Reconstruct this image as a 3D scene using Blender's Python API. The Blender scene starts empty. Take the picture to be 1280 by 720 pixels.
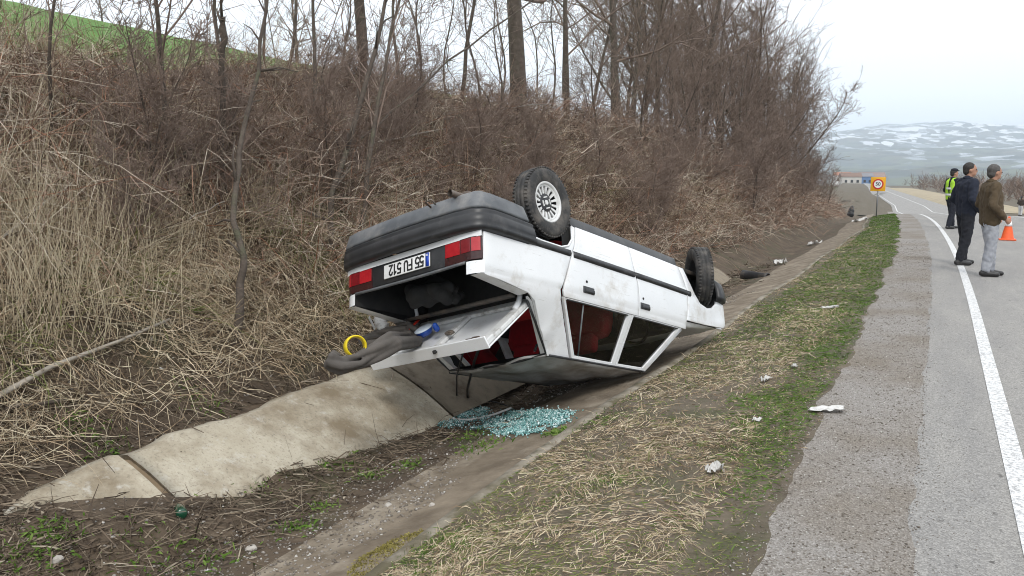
import bpy, bmesh, math, random
import numpy as np
from mathutils import Matrix, Vector

# ------------------------------------------------------------------ camera, sky, sun, exposure
scene = bpy.context.scene
PI = math.pi
CAM_H = 1.6
cam_rows = np.array([[0.88368756, 0.06580682, -0.46342827],
                     [0.46807724, -0.12423732, 0.87491073],
                     [0.0, -0.99006795, -0.14058965]])      # columns: image right, image down, forward
cd = bpy.data.cameras.new('camera'); cam = bpy.data.objects.new('camera', cd)
scene.collection.objects.link(cam)
cd.sensor_width = 36.0; cd.lens = 36.0 * 1000 / 1280; cd.clip_start = 0.05; cd.clip_end = 30000
mw = Matrix.Identity(4)
for i in range(3):
    mw[i][0] = cam_rows[i, 0]; mw[i][1] = -cam_rows[i, 1]; mw[i][2] = -cam_rows[i, 2]
mw[2][3] = CAM_H
cam.matrix_world = mw
scene.camera = cam

SUN_EL, SUN_ROT = math.radians(48), math.radians(150)
world = bpy.data.worlds.new('World'); scene.world = world; world.use_nodes = True
wn = world.node_tree.nodes; wl = world.node_tree.links
wn.clear()
w_out = wn.new('ShaderNodeOutputWorld'); w_bg = wn.new('ShaderNodeBackground'); w_sky = wn.new('ShaderNodeTexSky')
w_sky.sky_type = 'NISHITA'; w_sky.sun_disc = False; w_sky.sun_elevation = SUN_EL; w_sky.sun_rotation = SUN_ROT
w_sky.air_density = 1.0; w_sky.dust_density = 3.0
w_mul = wn.new('ShaderNodeMix'); w_mul.data_type = 'RGBA'; w_mul.blend_type = 'MIX'
w_cl = wn.new('ShaderNodeMix'); w_cl.data_type = 'RGBA'; w_cl.blend_type = 'MULTIPLY'
w_cl.inputs[0].default_value = 1.0; w_cl.inputs[7].default_value = (0.06, 0.06, 0.06, 1)
wl.new(w_sky.outputs[0], w_cl.inputs[6])
# overcast: an even cloud layer hides nearly all of the clear sky
w_tc = wn.new('ShaderNodeTexCoord'); w_no = wn.new('ShaderNodeTexNoise'); w_no.inputs['Scale'].default_value = 1.6
w_no.inputs['Detail'].default_value = 4; wl.new(w_tc.outputs['Generated'], w_no.inputs['Vector'])
w_rp = wn.new('ShaderNodeValToRGB'); wl.new(w_no.outputs[0], w_rp.inputs[0])
w_rp.color_ramp.elements[0].position = 0.3; w_rp.color_ramp.elements[0].color = (0.87, 0.91, 0.96, 1)
w_rp.color_ramp.elements[1].position = 0.7; w_rp.color_ramp.elements[1].color = (0.98, 0.99, 1.0, 1)
w_mul.inputs[0].default_value = 0.9
wl.new(w_cl.outputs[2], w_mul.inputs[6]); wl.new(w_rp.outputs[0], w_mul.inputs[7])
wl.new(w_mul.outputs[2], w_bg.inputs[0]); w_bg.inputs[1].default_value = 1.25
wl.new(w_bg.outputs[0], w_out.inputs[0])
sd = bpy.data.lights.new('sun', 'SUN'); sun = bpy.data.objects.new('sun', sd); scene.collection.objects.link(sun)
sd.energy = 1.5; sd.angle = math.radians(14); sd.color = (1.0, 0.97, 0.92)
# light comes from behind-right of the camera, high up
sv = Vector((math.sin(SUN_ROT) * math.cos(SUN_EL), math.cos(SUN_ROT) * math.cos(SUN_EL), math.sin(SUN_EL)))
sun.rotation_euler = sv.to_track_quat('Z', 'Y').to_euler(); sun.location = (4, -8, 20)
scene.view_settings.view_transform = 'Standard'; scene.view_settings.look = 'None'
scene.view_settings.exposure = 0.40; scene.view_settings.gamma = 1.0
scene.view_settings.use_curve_mapping = False
scene.render.engine = 'CYCLES'
scene.cycles.use_denoising = True; scene.cycles.filter_width = 1.0
scene.cycles.max_bounces = 6; scene.cycles.diffuse_bounces = 3; scene.cycles.transparent_max_bounces = 8
scene.cycles.volume_bounces = 2; scene.cycles.glossy_bounces = 3; scene.cycles.transmission_bounces = 4

COL = scene.collection
random.seed(7); RNG = np.random.default_rng(11)

# ------------------------------------------------------------------ helpers
def link(o, parent=None):
    COL.objects.link(o)
    if parent is not None: o.parent = parent
    return o
def tag(o, label=None, cat=None, group=None, kind=None):
    if label: o['label'] = label
    if cat: o['category'] = cat
    if group: o['group'] = group
    if kind: o['kind'] = kind
    return o
def empty(name, loc=(0, 0, 0), rz=0.0, parent=None):
    o = bpy.data.objects.new(name, None); o.empty_display_size = 0.2
    o.location = loc; o.rotation_euler = (0, 0, rz)
    return link(o, parent)
def mesh_from(name, V, F, smooth=True):
    me = bpy.data.meshes.new(name)
    me.from_pydata([tuple(v) for v in V], [], [tuple(f) for f in F])
    if smooth: me.polygons.foreach_set('use_smooth', [True] * len(me.polygons))
    me.update()
    return me
def fast_mesh(name, V, F, attr=None, smooth=True):
    """V (n,3) float, F (m,k) int with constant k; attr optional per-vertex float 'tint'."""
    me = bpy.data.meshes.new(name)
    V = np.ascontiguousarray(V, dtype=np.float32); F = np.ascontiguousarray(F, dtype=np.int32)
    m, k = F.shape
    me.vertices.add(len(V)); me.vertices.foreach_set('co', V.ravel())
    me.loops.add(m * k); me.loops.foreach_set('vertex_index', F.ravel())
    me.polygons.add(m)
    me.polygons.foreach_set('loop_start', np.arange(0, m * k, k, dtype=np.int32))
    me.polygons.foreach_set('loop_total', np.full(m, k, dtype=np.int32))
    if smooth: me.polygons.foreach_set('use_smooth', np.ones(m, dtype=bool))
    me.update(calc_edges=True)
    if attr is not None:
        a = me.attributes.new('tint', 'FLOAT', 'POINT'); a.data.foreach_set('value', np.ascontiguousarray(attr, dtype=np.float32))
    return me
def obj(name, me, mat=None, parent=None):
    if mat is not None:
        me.materials.clear(); me.materials.append(mat)
    return link(bpy.data.objects.new(name, me), parent)
def bevel(o, w=0.004, seg=2, ang=35):
    b = o.modifiers.new('bevel', 'BEVEL'); b.width = w; b.segments = seg; b.limit_method = 'ANGLE'; b.angle_limit = math.radians(ang)
    return o
def box_vf(c, s, rot=None):
    V = [Vector((sx * s[0] / 2, sy * s[1] / 2, sz * s[2] / 2)) for sx in (-1, 1) for sy in (-1, 1) for sz in (-1, 1)]
    if rot is not None: V = [rot @ v for v in V]
    V = [tuple(v + Vector(c)) for v in V]
    F = [(0, 1, 3, 2), (4, 6, 7, 5), (0, 4, 5, 1), (2, 3, 7, 6), (0, 2, 6, 4), (1, 5, 7, 3)]
    return V, F
class MB:
    def __init__(s): s.V = []; s.F = []
    def add(s, V, F):
        n = len(s.V); s.V += [tuple(v) for v in V]; s.F += [tuple(i + n for i in f) for f in F]; return s
    def box(s, c, sz, rot=None): return s.add(*box_vf(c, sz, rot))
    def tube(s, pts, rad, n=8, cap=True):
        V, F = tube_vf(pts, rad, n, cap); return s.add(V, F)
    def lathe(s, prof, n=24, M=None, close=False):
        """prof: list of (r, h) about local z; M maps to place"""
        V = []; F = []
        k = len(prof)
        for i in range(n):
            a = 2 * PI * i / n
            for r, h in prof: V.append(Vector((r * math.cos(a), r * math.sin(a), h)))
        for i in range(n):
            j = (i + 1) % n
            for q in range(k - 1 if not close else k):
                q2 = (q + 1) % k
                F.append((i * k + q, j * k + q, j * k + q2, i * k + q2))
        if M is not None: V = [M @ v for v in V]
        return s.add(V, F)
    def build(s, name, mat, parent=None, smooth=True, bev=None):
        o = obj(name, mesh_from(name, s.V, s.F, smooth), mat, parent)
        if bev: bevel(o, bev)
        return o
def tube_vf(pts, rad, n=8, cap=True):
    pts = [Vector(p) for p in pts]; k = len(pts)
    if not hasattr(rad, '__len__'): rad = [rad] * k
    V = []; F = []; up = None
    for i, p in enumerate(pts):
        t = (pts[min(i + 1, k - 1)] - pts[max(i - 1, 0)]).normalized()
        if up is None:
            up = Vector((0, 0, 1)) if abs(t.z) < .9 else Vector((1, 0, 0))
        a = t.cross(up).normalized(); b = a.cross(t).normalized(); up = b
        for j in range(n):
            an = 2 * PI * j / n
            V.append(p + (a * math.cos(an) + b * math.sin(an)) * rad[i])
    for i in range(k - 1):
        for j in range(n):
            j2 = (j + 1) % n
            F.append((i * n + j, i * n + j2, (i + 1) * n + j2, (i + 1) * n + j))
    if cap:
        F.append(tuple(range(n - 1, -1, -1))); F.append(tuple(range((k - 1) * n, k * n)))
    return V, F
def strands(P, Rd, nside=3):
    """P (k,n,3) polylines, Rd (k,n) radii -> verts, quads (k strands of nside-sided tubes)"""
    k, n, _ = P.shape
    T = np.empty_like(P); T[:, 1:-1] = P[:, 2:] - P[:, :-2]; T[:, 0] = P[:, 1] - P[:, 0]; T[:, -1] = P[:, -1] - P[:, -2]
    T /= np.linalg.norm(T, axis=2, keepdims=True) + 1e-9
    ref = np.where(np.abs(T[:, :1, 2:3]) < .85, np.array([0, 0, 1.0]), np.array([1.0, 0, 0])); ref = np.broadcast_to(ref, T.shape)
    A = np.cross(T, ref); A /= np.linalg.norm(A, axis=2, keepdims=True) + 1e-9
    B = np.cross(A, T)
    if nside == 2:
        ph = RNG.uniform(-1.2, 1.2, (k, 1, 1)); A = A * np.cos(ph) + B * np.sin(ph)
        V = np.stack([P - A * Rd[..., None], P + A * Rd[..., None]], 2)
        idx = np.arange(k * n * 2).reshape(k, n, 2)
        F = np.stack([idx[:, :-1, 0], idx[:, :-1, 1], idx[:, 1:, 1], idx[:, 1:, 0]], -1).reshape(-1, 4)
        return V.reshape(-1, 3), F
    an = np.arange(nside) * 2 * PI / nside
    V = P[:, :, None] + (A[:, :, None] * np.cos(an)[:, None] + B[:, :, None] * np.sin(an)[:, None]) * Rd[:, :, None, None]
    idx = np.arange(k * n * nside).reshape(k, n, nside)
    nx = np.roll(idx, -1, axis=2)
    F = np.stack([idx[:, :-1], nx[:, :-1], nx[:, 1:], idx[:, 1:]], -1).reshape(-1, 4)
    return V.reshape(-1, 3), F

# ------------------------------------------------------------------ numpy noise
def _hash(ix, iy, s):
    h = (ix * 374761393 + iy * 668265263 + s * 1442695041) & 0xFFFFFFFF
    h = ((h ^ (h >> 13)) * 1274126177) & 0xFFFFFFFF
    return ((h ^ (h >> 16)) & 0xFFFF) / 65535.0
def vn(x, y, s=0):
    x = np.asarray(x, float); y = np.asarray(y, float)
    ix = np.floor(x).astype(np.int64); iy = np.floor(y).astype(np.int64)
    fx = x - ix; fy = y - iy; fx = fx * fx * (3 - 2 * fx); fy = fy * fy * (3 - 2 * fy)
    a = _hash(ix, iy, s); b = _hash(ix + 1, iy, s); c = _hash(ix, iy + 1, s); d = _hash(ix + 1, iy + 1, s)
    return (a * (1 - fx) + b * fx) * (1 - fy) + (c * (1 - fx) + d * fx) * fy
def fbm(x, y, s=0, o=4):
    r = 0; a = .5; f = 1.0
    for i in range(o):
        r = r + a * (vn(np.asarray(x) * f, np.asarray(y) * f, s + i) - .5); a *= .5; f *= 2.03
    return r
def ss(a, b, x):
    t = np.clip((np.asarray(x, float) - a) / (b - a), 0, 1); return t * t * (3 - 2 * t)

# ------------------------------------------------------------------ materials
def new_mat(name):
    m = bpy.data.materials.new(name); m.use_nodes = True
    nt = m.node_tree; b = nt.nodes['Principled BSDF']
    return m, nt, b
def ramp(nt, fac, stops):
    r = nt.nodes.new('ShaderNodeValToRGB'); nt.links.new(fac, r.inputs[0])
    e = r.color_ramp.elements
    while len(e) < len(stops): e.new(0.5)
    for el, (p, c) in zip(e, stops):
        el.position = p; el.color = (*c, 1) if len(c) == 3 else c
    return r.outputs[0]
def noise(nt, scale, detail=5, rough=.6, co=None, stretch=None):
    n = nt.nodes.new('ShaderNodeTexNoise'); n.inputs['Scale'].default_value = scale
    n.inputs['Detail'].default_value = detail; n.inputs['Roughness'].default_value = rough
    if co is None:
        tc = nt.nodes.new('ShaderNodeTexCoord'); co = tc.outputs['Object']
    if stretch:
        mp = nt.nodes.new('ShaderNodeMapping'); mp.inputs['Scale'].default_value = stretch
        nt.links.new(co, mp.inputs[0]); co = mp.outputs[0]
    nt.links.new(co, n.inputs['Vector'])
    return n.outputs[0]
def mixc(nt, fac, a, b, mode='MIX'):
    m = nt.nodes.new('ShaderNodeMix'); m.data_type = 'RGBA'; m.blend_type = mode
    for sock, v in ((m.inputs[0], fac), (m.inputs[6], a), (m.inputs[7], b)):
        if hasattr(v, 'is_output'): nt.links.new(v, sock)
        elif isinstance(v, (int, float)): sock.default_value = v
        else: sock.default_value = (*v, 1)
    return m.outputs[2]
def bump(nt, bsdf, h, strength=.4, dist=.01):
    b = nt.nodes.new('ShaderNodeBump'); b.inputs['Strength'].default_value = strength; b.inputs['Distance'].default_value = dist
    nt.links.new(h, b.inputs['Height']); nt.links.new(b.outputs[0], bsdf.inputs['Normal'])
def pmat(name, c1, c2=None, scale=6, rough=.6, metal=0, bmp=0, bscale=40, bdist=.004, stops=None, dirt=None, spec=.5, coat=0, detail=6, scr=None):
    """two-tone noise material; dirt = (colour, scale, lo, hi) overlay"""
    m, nt, b = new_mat(name)
    if c2 is None: c2 = tuple(x * .85 for x in c1)
    col = ramp(nt, noise(nt, scale, detail), stops or [(.35, c1), (.65, c2)])
    if dirt:
        dc, dsc, lo, hi = dirt
        f = ramp(nt, noise(nt, dsc, 8, .65), [(lo, (0, 0, 0)), (hi, (1, 1, 1))])
        col = mixc(nt, f, col, dc)
    nt.links.new(col, b.inputs['Base Color'])
    b.inputs['Roughness'].default_value = rough; b.inputs['Metallic'].default_value = metal
    b.inputs['Specular IOR Level'].default_value = spec; b.inputs['Coat Weight'].default_value = coat
    if scr:
        f = ramp(nt, noise(nt, 2.2, 6, .7, stretch=(1.2, 6, 26)), [(.62, (0, 0, 0)), (.70, (.7, .7, .7))])
        nt.links.new(mixc(nt, f, col, scr), b.inputs['Base Color'])
    if bmp: bump(nt, b, noise(nt, bscale, 6), bmp, bdist)
    return m
def tint_mat(name, stops, rough=.85, trans=0.0, spec=.2, grad=None):
    m, nt, b = new_mat(name)
    a = nt.nodes.new('ShaderNodeAttribute'); a.attribute_name = 'tint'
    c = ramp(nt, a.outputs['Fac'], stops)
    c = mixc(nt, .35, c, ramp(nt, noise(nt, 9, 3), [(.3, (.35, .35, .35)), (.7, (1, 1, 1))]), 'MULTIPLY')
    nt.links.new(c, b.inputs['Base Color']); b.inputs['Roughness'].default_value = rough
    b.inputs['Specular IOR Level'].default_value = spec
    return m
MT = {}
MT['paint'] = pmat('white_car_paint', (.78, .79, .80), (.73, .74, .75), 2.5, .28, coat=.5, dirt=((.42, .37, .30), 3.2, .56, .84), scr=(.40, .38, .35))
MT['paint_in'] = pmat('white_inner_paint', (.66, .66, .65), (.55, .55, .54), 6, .5, dirt=((.22, .20, .17), 9, .5, .75))
MT['black_plastic'] = pmat('black_bumper_plastic', (.014, .015, .017), (.026, .026, .028), 9, .42, dirt=((.10, .095, .09), 5, .55, .9), bmp=.2, bscale=200, bdist=.001)
MT['dusty_plastic'] = pmat('dusty_grey_plastic', (.07, .076, .084), (.13, .137, .145), 4, .5, dirt=((.24, .23, .22), 5, .5, .8), bmp=.15, bscale=150, bdist=.001)
MT['rubber'] = pmat('tyre_rubber', (.018, .018, .019), (.03, .029, .028), 12, .75, dirt=((.13, .115, .10), 9, .45, .75), bmp=.3, bscale=90, bdist=.002)
MT['dark'] = pmat('dark_lining', (.012, .012, .013), (.025, .024, .023), 8, .9)
MT['under'] = pmat('underbody_metal', (.05, .05, .05), (.10, .085, .07), 8, .8, dirt=((.16, .12, .09), 6, .45, .7))
MT['steel'] = pmat('rusty_steel', (.18, .16, .14), (.12, .07, .045), 14, .5, metal=.6)
MT['wheel_white'] = pmat('wheel_trim_silver_white', (.68, .68, .67), (.56, .56, .55), 15, .4, dirt=((.25, .23, .21), 18, .55, .8))
MT['red_seat'] = pmat('red_seat_fabric', (.50, .012, .022), (.40, .010, .018), 20, .9, bmp=.3, bscale=120)
MT['lamp_red'] = pmat('red_tail_lens', (.42, .012, .02), (.34, .008, .014), 30, .15, coat=.4)
MT['lamp_dark'] = pmat('smoked_tail_lens', (.045, .012, .012), (.03, .010, .010), 30, .2)
MT['plate_white'] = pmat('plate_white', (.80, .80, .79), (.74, .74, .73), 6, .4)
MT['plate_blue'] = pmat('plate_blue', (.01, .06, .42), (.01, .05, .38), 6, .4)
MT['ink'] = pmat('black_ink', (.012, .012, .012), (.02, .02, .02), 6, .5)
def concrete_mat():
    m, nt, b = new_mat('weathered_concrete')
    c = ramp(nt, noise(nt, 2.6, 8, .65), [(.3, (.50, .455, .365)), (.7, (.36, .315, .235))])
    c = mixc(nt, ramp(nt, noise(nt, 1.5, 9, .7), [(.43, (0, 0, 0)), (.64, (.9, .9, .9))]), c, (.19, .145, .09))
    c = mixc(nt, ramp(nt, noise(nt, 48, 5, .7), [(.55, (0, 0, 0)), (.68, (.75, .75, .75))]), c, (.20, .175, .14))
    c = mixc(nt, ramp(nt, noise(nt, 7, 8, .7), [(.56, (0, 0, 0)), (.7, (.7, .7, .7))]), c, (.52, .50, .45))
    nt.links.new(c, b.inputs['Base Color']); b.inputs['Roughness'].default_value = .92
    bump(nt, b, noise(nt, 28, 9, .7), .9, .012)
    return m
MT['concrete'] = concrete_mat()
MT['mud_slab'] = pmat('mud_covered_concrete', (.225, .182, .132), (.115, .088, .06), 3.4, .9, dirt=((.32, .275, .215), 2.2, .52, .70), bmp=.9, bscale=18, bdist=.02)
MT['lip'] = pmat('concrete_lip', (.30, .27, .22), (.20, .17, .13), 5, .9, dirt=((.10, .085, .05), 3, .42, .58), bmp=.5, bscale=40, bdist=.006)
MT['soil'] = pmat('dark_soil', (.055, .038, .024), (.115, .083, .054), 3.5, .95, dirt=((.045, .05, .018), 1.3, .52, .7), bmp=.8, bscale=18, bdist=.03)
MT['bank_soil'] = pmat('bank_soil', (.048, .033, .021), (.095, .068, .044), 2.2, .95, dirt=((.04, .045, .016), 1.1, .5, .72), bmp=.8, bscale=14, bdist=.03)
MT['verge'] = pmat('verge_soil', (.085, .066, .046), (.14, .112, .08), 4, .95, dirt=((.06, .062, .028), 1.6, .48, .66), bmp=.8, bscale=25, bdist=.02)
MT['field'] = pmat('winter_wheat_green', (.058, .145, .014), (.095, .19, .026), .9, .9, bmp=.5, bscale=3, bdist=.1)
def gravel_mat():
    m, nt, b = new_mat('crushed_gravel')
    tc = nt.nodes.new('ShaderNodeTexCoord')
    v = nt.nodes.new('ShaderNodeTexVoronoi'); v.inputs['Scale'].default_value = 120; nt.links.new(tc.outputs['Object'], v.inputs['Vector'])
    hs = nt.nodes.new('ShaderNodeSeparateColor'); nt.links.new(v.outputs['Color'], hs.inputs[0])
    c = ramp(nt, hs.outputs[0], [(0, (.195, .177, .158)), (.5, (.262, .242, .222)), (.93, (.325, .306, .286)), (1, (.43, .41, .39))])
    big = ramp(nt, noise(nt, .9, 6), [(.4, (1, 1, 1)), (.65, (.76, .70, .62))])
    c = mixc(nt, 1.0, c, big, 'MULTIPLY')
    spots = ramp(nt, noise(nt, 16, 4, .7), [(.62, (1, 1, 1)), (.72, (.5, .47, .43))])
    c = mixc(nt, .8, c, spots, 'MULTIPLY')
    nt.links.new(c, b.inputs['Base Color']); b.inputs['Roughness'].default_value = .95
    bump(nt, b, v.outputs['Distance'], .9, .008)
    return m
def asphalt_mat():
    m, nt, b = new_mat('worn_asphalt')
    tc = nt.nodes.new('ShaderNodeTexCoord')
    v = nt.nodes.new('ShaderNodeTexVoronoi'); v.inputs['Scale'].default_value = 130; nt.links.new(tc.outputs['Object'], v.inputs['Vector'])
    hs = nt.nodes.new('ShaderNodeSeparateColor'); nt.links.new(v.outputs['Color'], hs.inputs[0])
    c = ramp(nt, hs.outputs[0], [(0, (.18, .174, .166)), (.6, (.26, .251, .238)), (1, (.34, .329, .312))])
    c = mixc(nt, 1.0, c, ramp(nt, noise(nt, 1.1, 7, .65, stretch=(2.5, .5, 1)), [(.35, (.86, .86, .87)), (.65, (1.08, 1.07, 1.05))]), 'MULTIPLY')
    spots = ramp(nt, noise(nt, 22, 3, .6, stretch=(1, .8, 1)), [(.63, (1, 1, 1)), (.70, (.40, .39, .38))])
    c = mixc(nt, .9, c, spots, 'MULTIPLY')
    nt.links.new(c, b.inputs['Base Color']); b.inputs['Roughness'].default_value = .85
    bump(nt, b, v.outputs['Distance'], .5, .004)
    return m
def line_mat():
    m, nt, b = new_mat('worn_white_road_paint')
    wear = ramp(nt, noise(nt, 30, 9, .85), [(.46, (0, 0, 0)), (.58, (1, 1, 1))])
    c = mixc(nt, wear, ramp(nt, noise(nt, 3, 5), [(.3, (.66, .66, .66)), (.7, (.78, .78, .77))]), (.27, .27, .27))
    nt.links.new(c, b.inputs['Base Color']); b.inputs['Roughness'].default_value = .7
    bump(nt, b, noise(nt, 120, 4), .3, .003)
    return m
MT['gravel'] = gravel_mat(); MT['asphalt'] = asphalt_mat(); MT['line'] = line_mat()
def glass_mat(name, tint, rough=.02):
    m = bpy.data.materials.new(name); m.use_nodes = True; nt = m.node_tree; nt.nodes.clear()
    o = nt.nodes.new('ShaderNodeOutputMaterial'); t = nt.nodes.new('ShaderNodeBsdfTransparent'); g = nt.nodes.new('ShaderNodeBsdfGlossy')
    fr = nt.nodes.new('ShaderNodeFresnel'); fr.inputs[0].default_value = 1.45; mx = nt.nodes.new('ShaderNodeMixShader')
    t.inputs[0].default_value = (*tint, 1); g.inputs['Roughness'].default_value = rough; g.inputs[0].default_value = (.9, .9, .9, 1)
    nt.links.new(fr.outputs[0], mx.inputs[0]); nt.links.new(t.outputs[0], mx.inputs[1]); nt.links.new(g.outputs[0], mx.inputs[2])
    nt.links.new(mx.outputs[0], o.inputs[0])
    return m
MT['glass'] = glass_mat('tinted_window_glass', (.62, .66, .64))

# ------------------------------------------------------------------ the lie of the land
def sr(y):      # how far the road has swung (x of the asphalt edge)
    y = np.asarray(y, float)
    a = -np.clip(y - 10, 0, 25) ** 2 / 830.0
    b = -0.056 * np.clip(y - 35, 0, 90) - 0.09 * np.clip(y - 125, 0, None)
    return a + b
def sk(y):      # x of the ditch lip
    y = np.asarray(y, float)
    return -2.22 + 0.03 * np.sin(y * .9) - 0.058 * np.clip(y - 30, 0, None)
def zr(y):      # height of the road
    y = np.asarray(y, float)
    a = -np.clip(y - 28, 0, 30) ** 2 / 800.0
    b = -0.034 * np.clip(y - 58, 0, 45) - 0.003 * np.clip(y - 103, 0, None)
    return a + b
def hc(y):      # height of the bank crest above the road
    y = np.asarray(y, float)
    return 3.0 - .22 * ss(15, 5, y) - 1.1 * ss(22, 48, y) - 1.3 * ss(42, 75, y)
BANK = 0.80
def xc(y): return sk(y) - 2.95 - hc(y) / BANK
def ridge(y): 
    y = np.asarray(y, float)
    return np.interp(y, [-40, 0, 37, 61, 90, 113, 160, 220], [17, 15.6, 14.2, 13.0, 9.5, 6.0, 1.5, -2.0])
def profile(y):
    """ordered (x,z) break lines from the road out to the ridge"""
    y = np.asarray(y, float); s = sr(y); k = sk(y); z = zr(y); c = xc(y); o = np.zeros_like(y)
    sag = 0.05 * ss(3.2, 1.2, y)
    floor = -.645 + .105 * ss(6.2, 4.6, y) + .05 * ss(4.3, 2.2, y) + .05 * ss(9, 14, y)
    return [(s + 60 + o, z - 0.6), (s + 9, z - .02), (s, z), (s - .62, z - .025), ((s - .62) * .45 + k * .55, z - .12), (k, z - .25),
            (k - .06, z - .275), (k - .78, z - .47), (k - 1.30, z + floor), (k - 1.64, z + floor + .01 + .05 * ss(5.0, 3.0, y) + .15 * ss(3.6, 2.5, y) + .02 * np.sin(y * 5.1) * ss(5.5, 4, y)), (k - 2.25, z - .30 + .09 * ss(3.1, 2.4, y)), (k - 2.58, z - .15),
            (k - 2.95, z + .10), (c, z + hc(y)), (c - 1.6, z + hc(y) + .25), (o - 62, ridge(y)), (o - 90, ridge(y) - 1.0), (o - 220, ridge(y) - 26)]
def h_raw(x, y):
    x = np.asarray(x, float); y = np.asarray(y, float)
    P = profile(y); r = P[0][1] + 0 * x
    for (xa, za), (xb, zb) in zip(P[:-1], P[1:]):
        t = np.clip((xa - x) / (xa - xb), 0, 1)
        r = np.where(x <= xa, za + (zb - za) * t, r)
    return r
def h(x, y):
    x = np.asarray(x, float); y = np.asarray(y, float)
    z = h_raw(x, y); k = sk(y)
    d = k - x
    bank = ss(2.5, 3.6, d)
    z = z + bank * (fbm(x * .55, y * .55, 3) * .5 + fbm(x * 2.2, y * 2.2, 9) * .22) * (1 - ss(8, 30, d) * .6)
    bed = ss(.9, 1.3, d) * (1 - bank) * (1 - .75 * ss(1.45, 1.75, d))
    z = z + bed * (fbm(x * 1.6, y * 1.6, 21) * .10 + fbm(x * 6, y * 6, 25) * .04)
    slab = ss(.02, .2, d) * (1 - ss(.9, 1.3, d))
    z = z + slab * fbm(x * 3, y * 1.2, 31) * .02
    verge = ss(.05, .25, -d) * ss(-.55, -.8, x - sr(y))
    z = z + verge * (fbm(x * 1.5, y * 1.1, 41) * .10 + fbm(x * 5, y * 5, 45) * .05)
    return z
def ray_dir(u, v): return cam_rows @ np.array([(u - 640) / 1000.0, (v - 360) / 1000.0, 1.0])
def hit(u, v, lift=0.0):
    """where a line of sight meets the land"""
    d = ray_dir(u, v); t = np.concatenate([np.arange(1.5, 40, .01), np.arange(40, 160, .1)])
    X = d[0] * t; Y = d[1] * t; Z = CAM_H + d[2] * t
    below = Z < h(X, Y) + lift
    i = int(np.argmax(below)) if below.any() else len(t) - 1
    return Vector((X[i], Y[i], Z[i]))
def on_ground(x, y, dz=0.0): return Vector((x, y, float(h(x, y)) + dz))

YS = np.concatenate([np.arange(-1.5, 14, .06), np.arange(14, 32, .18), np.arange(32, 100, .7)])
def strip(name, xa, xb, nx, mat, ys=YS, dz=0.0, hf=h, label=None, cat=None, kind='structure', pw=1.0, parent=None):
    ys = np.asarray(ys, float); n = len(ys)
    a = np.asarray(xa(ys), float) + 0 * ys; b = np.asarray(xb(ys), float) + 0 * ys
    t = np.linspace(0, 1, nx) ** pw
    X = a[:, None] + (b - a)[:, None] * t[None]; Y = np.repeat(ys[:, None], nx, 1)
    Z = hf(X, Y) + dz
    V = np.stack([X, Y, Z], -1).reshape(-1, 3)
    idx = np.arange(n * nx).reshape(n, nx)
    F = np.stack([idx[:-1, :-1], idx[1:, :-1], idx[1:, 1:], idx[:-1, 1:]], -1).reshape(-1, 4)
    o = obj(name, fast_mesh(name, V, F), mat, parent)
    if parent is None: tag(o, label, cat, kind=kind)
    return o
gr_edge = lambda y: sr(y) - .62 + fbm(np.asarray(y) * 1.3, np.asarray(y) * 0, 51) * .30
YROAD = np.concatenate([YS, np.arange(100, 420, 4.0)])
ASPH = lambda y: sr(y) + .10 * fbm(np.asarray(y) * 1.7, 0 * np.asarray(y) + 3, 53) + .03 * fbm(np.asarray(y) * 9, 0 * np.asarray(y), 54)
strip('road', lambda y: sr(y) + 8.5, ASPH, 12, MT['asphalt'], YROAD, label='worn grey asphalt road running down into the valley', cat='road')
strip('road_edge_line', lambda y: sr(y) + .525, lambda y: sr(y) + .42, 3, MT['line'], YROAD, .004, label='worn white edge line painted along the road', cat='road marking')
strip('road_centre_line', lambda y: sr(y) + 4.2, lambda y: sr(y) + 4.08, 3, MT['line'], YROAD, .004, label='white centre line painted on the road', cat='road marking')
strip('gravel_shoulder', ASPH, gr_edge, 14, MT['gravel'], label='crushed gravel shoulder beside the asphalt', cat='shoulder')
strip('verge', gr_edge, lambda y: sk(y) - .01, 40, MT['verge'], label='strip of trampled soil between shoulder and ditch', cat='verge')
strip('ditch_slab', lambda y: sk(y) - .03, lambda y: sk(y) - .85, 22, MT['mud_slab'], label='mud covered sloping concrete side of the ditch', cat='ditch')
def ditch_lip():
    ys = YS[YS < 40]; k = sk(ys) + .02 * fbm(ys * 2.5, 0 * ys, 57); z = zr(ys) - .25 + .02 * fbm(ys * 1.7, 0 * ys + 4, 58)
    sec = ((.045, -.05), (.035, .010), (.0, .016), (-.045, .008), (-.065, -.06))
    V = np.stack([np.stack([k + a, ys, z + b], -1) for a, b in sec], 1); n, m = V.shape[:2]
    idx = np.arange(n * m).reshape(n, m)
    F = np.stack([idx[:-1, :-1], idx[1:, :-1], idx[1:, 1:], idx[:-1, 1:]], -1).reshape(-1, 4)
    tag(obj('ditch_lip', fast_mesh('ditch_lip', V.reshape(-1, 3), F), MT['lip']), 'pale concrete lip along the top of the ditch slab', 'ditch', kind='structure')
ditch_lip()
strip('ditch_bed', lambda y: sk(y) - .85, lambda y: sk(y) - 2.45, 40, MT['soil'], label='dark muddy bed of the roadside ditch', cat='ditch')
strip('embankment', lambda y: sk(y) - 2.45, lambda y: xc(y) - 1.6, 80, MT['bank_soil'], label='steep soil bank above the ditch', cat='bank')
YF = np.arange(-40, 72.5, 1.0)
strip('field', lambda y: xc(np.clip(y, -40, 99)) - 1.6, lambda y: -140 + 0 * y, 60, MT['field'], YF, label='green winter wheat field rising behind the bank', cat='field', pw=1.6)
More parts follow.
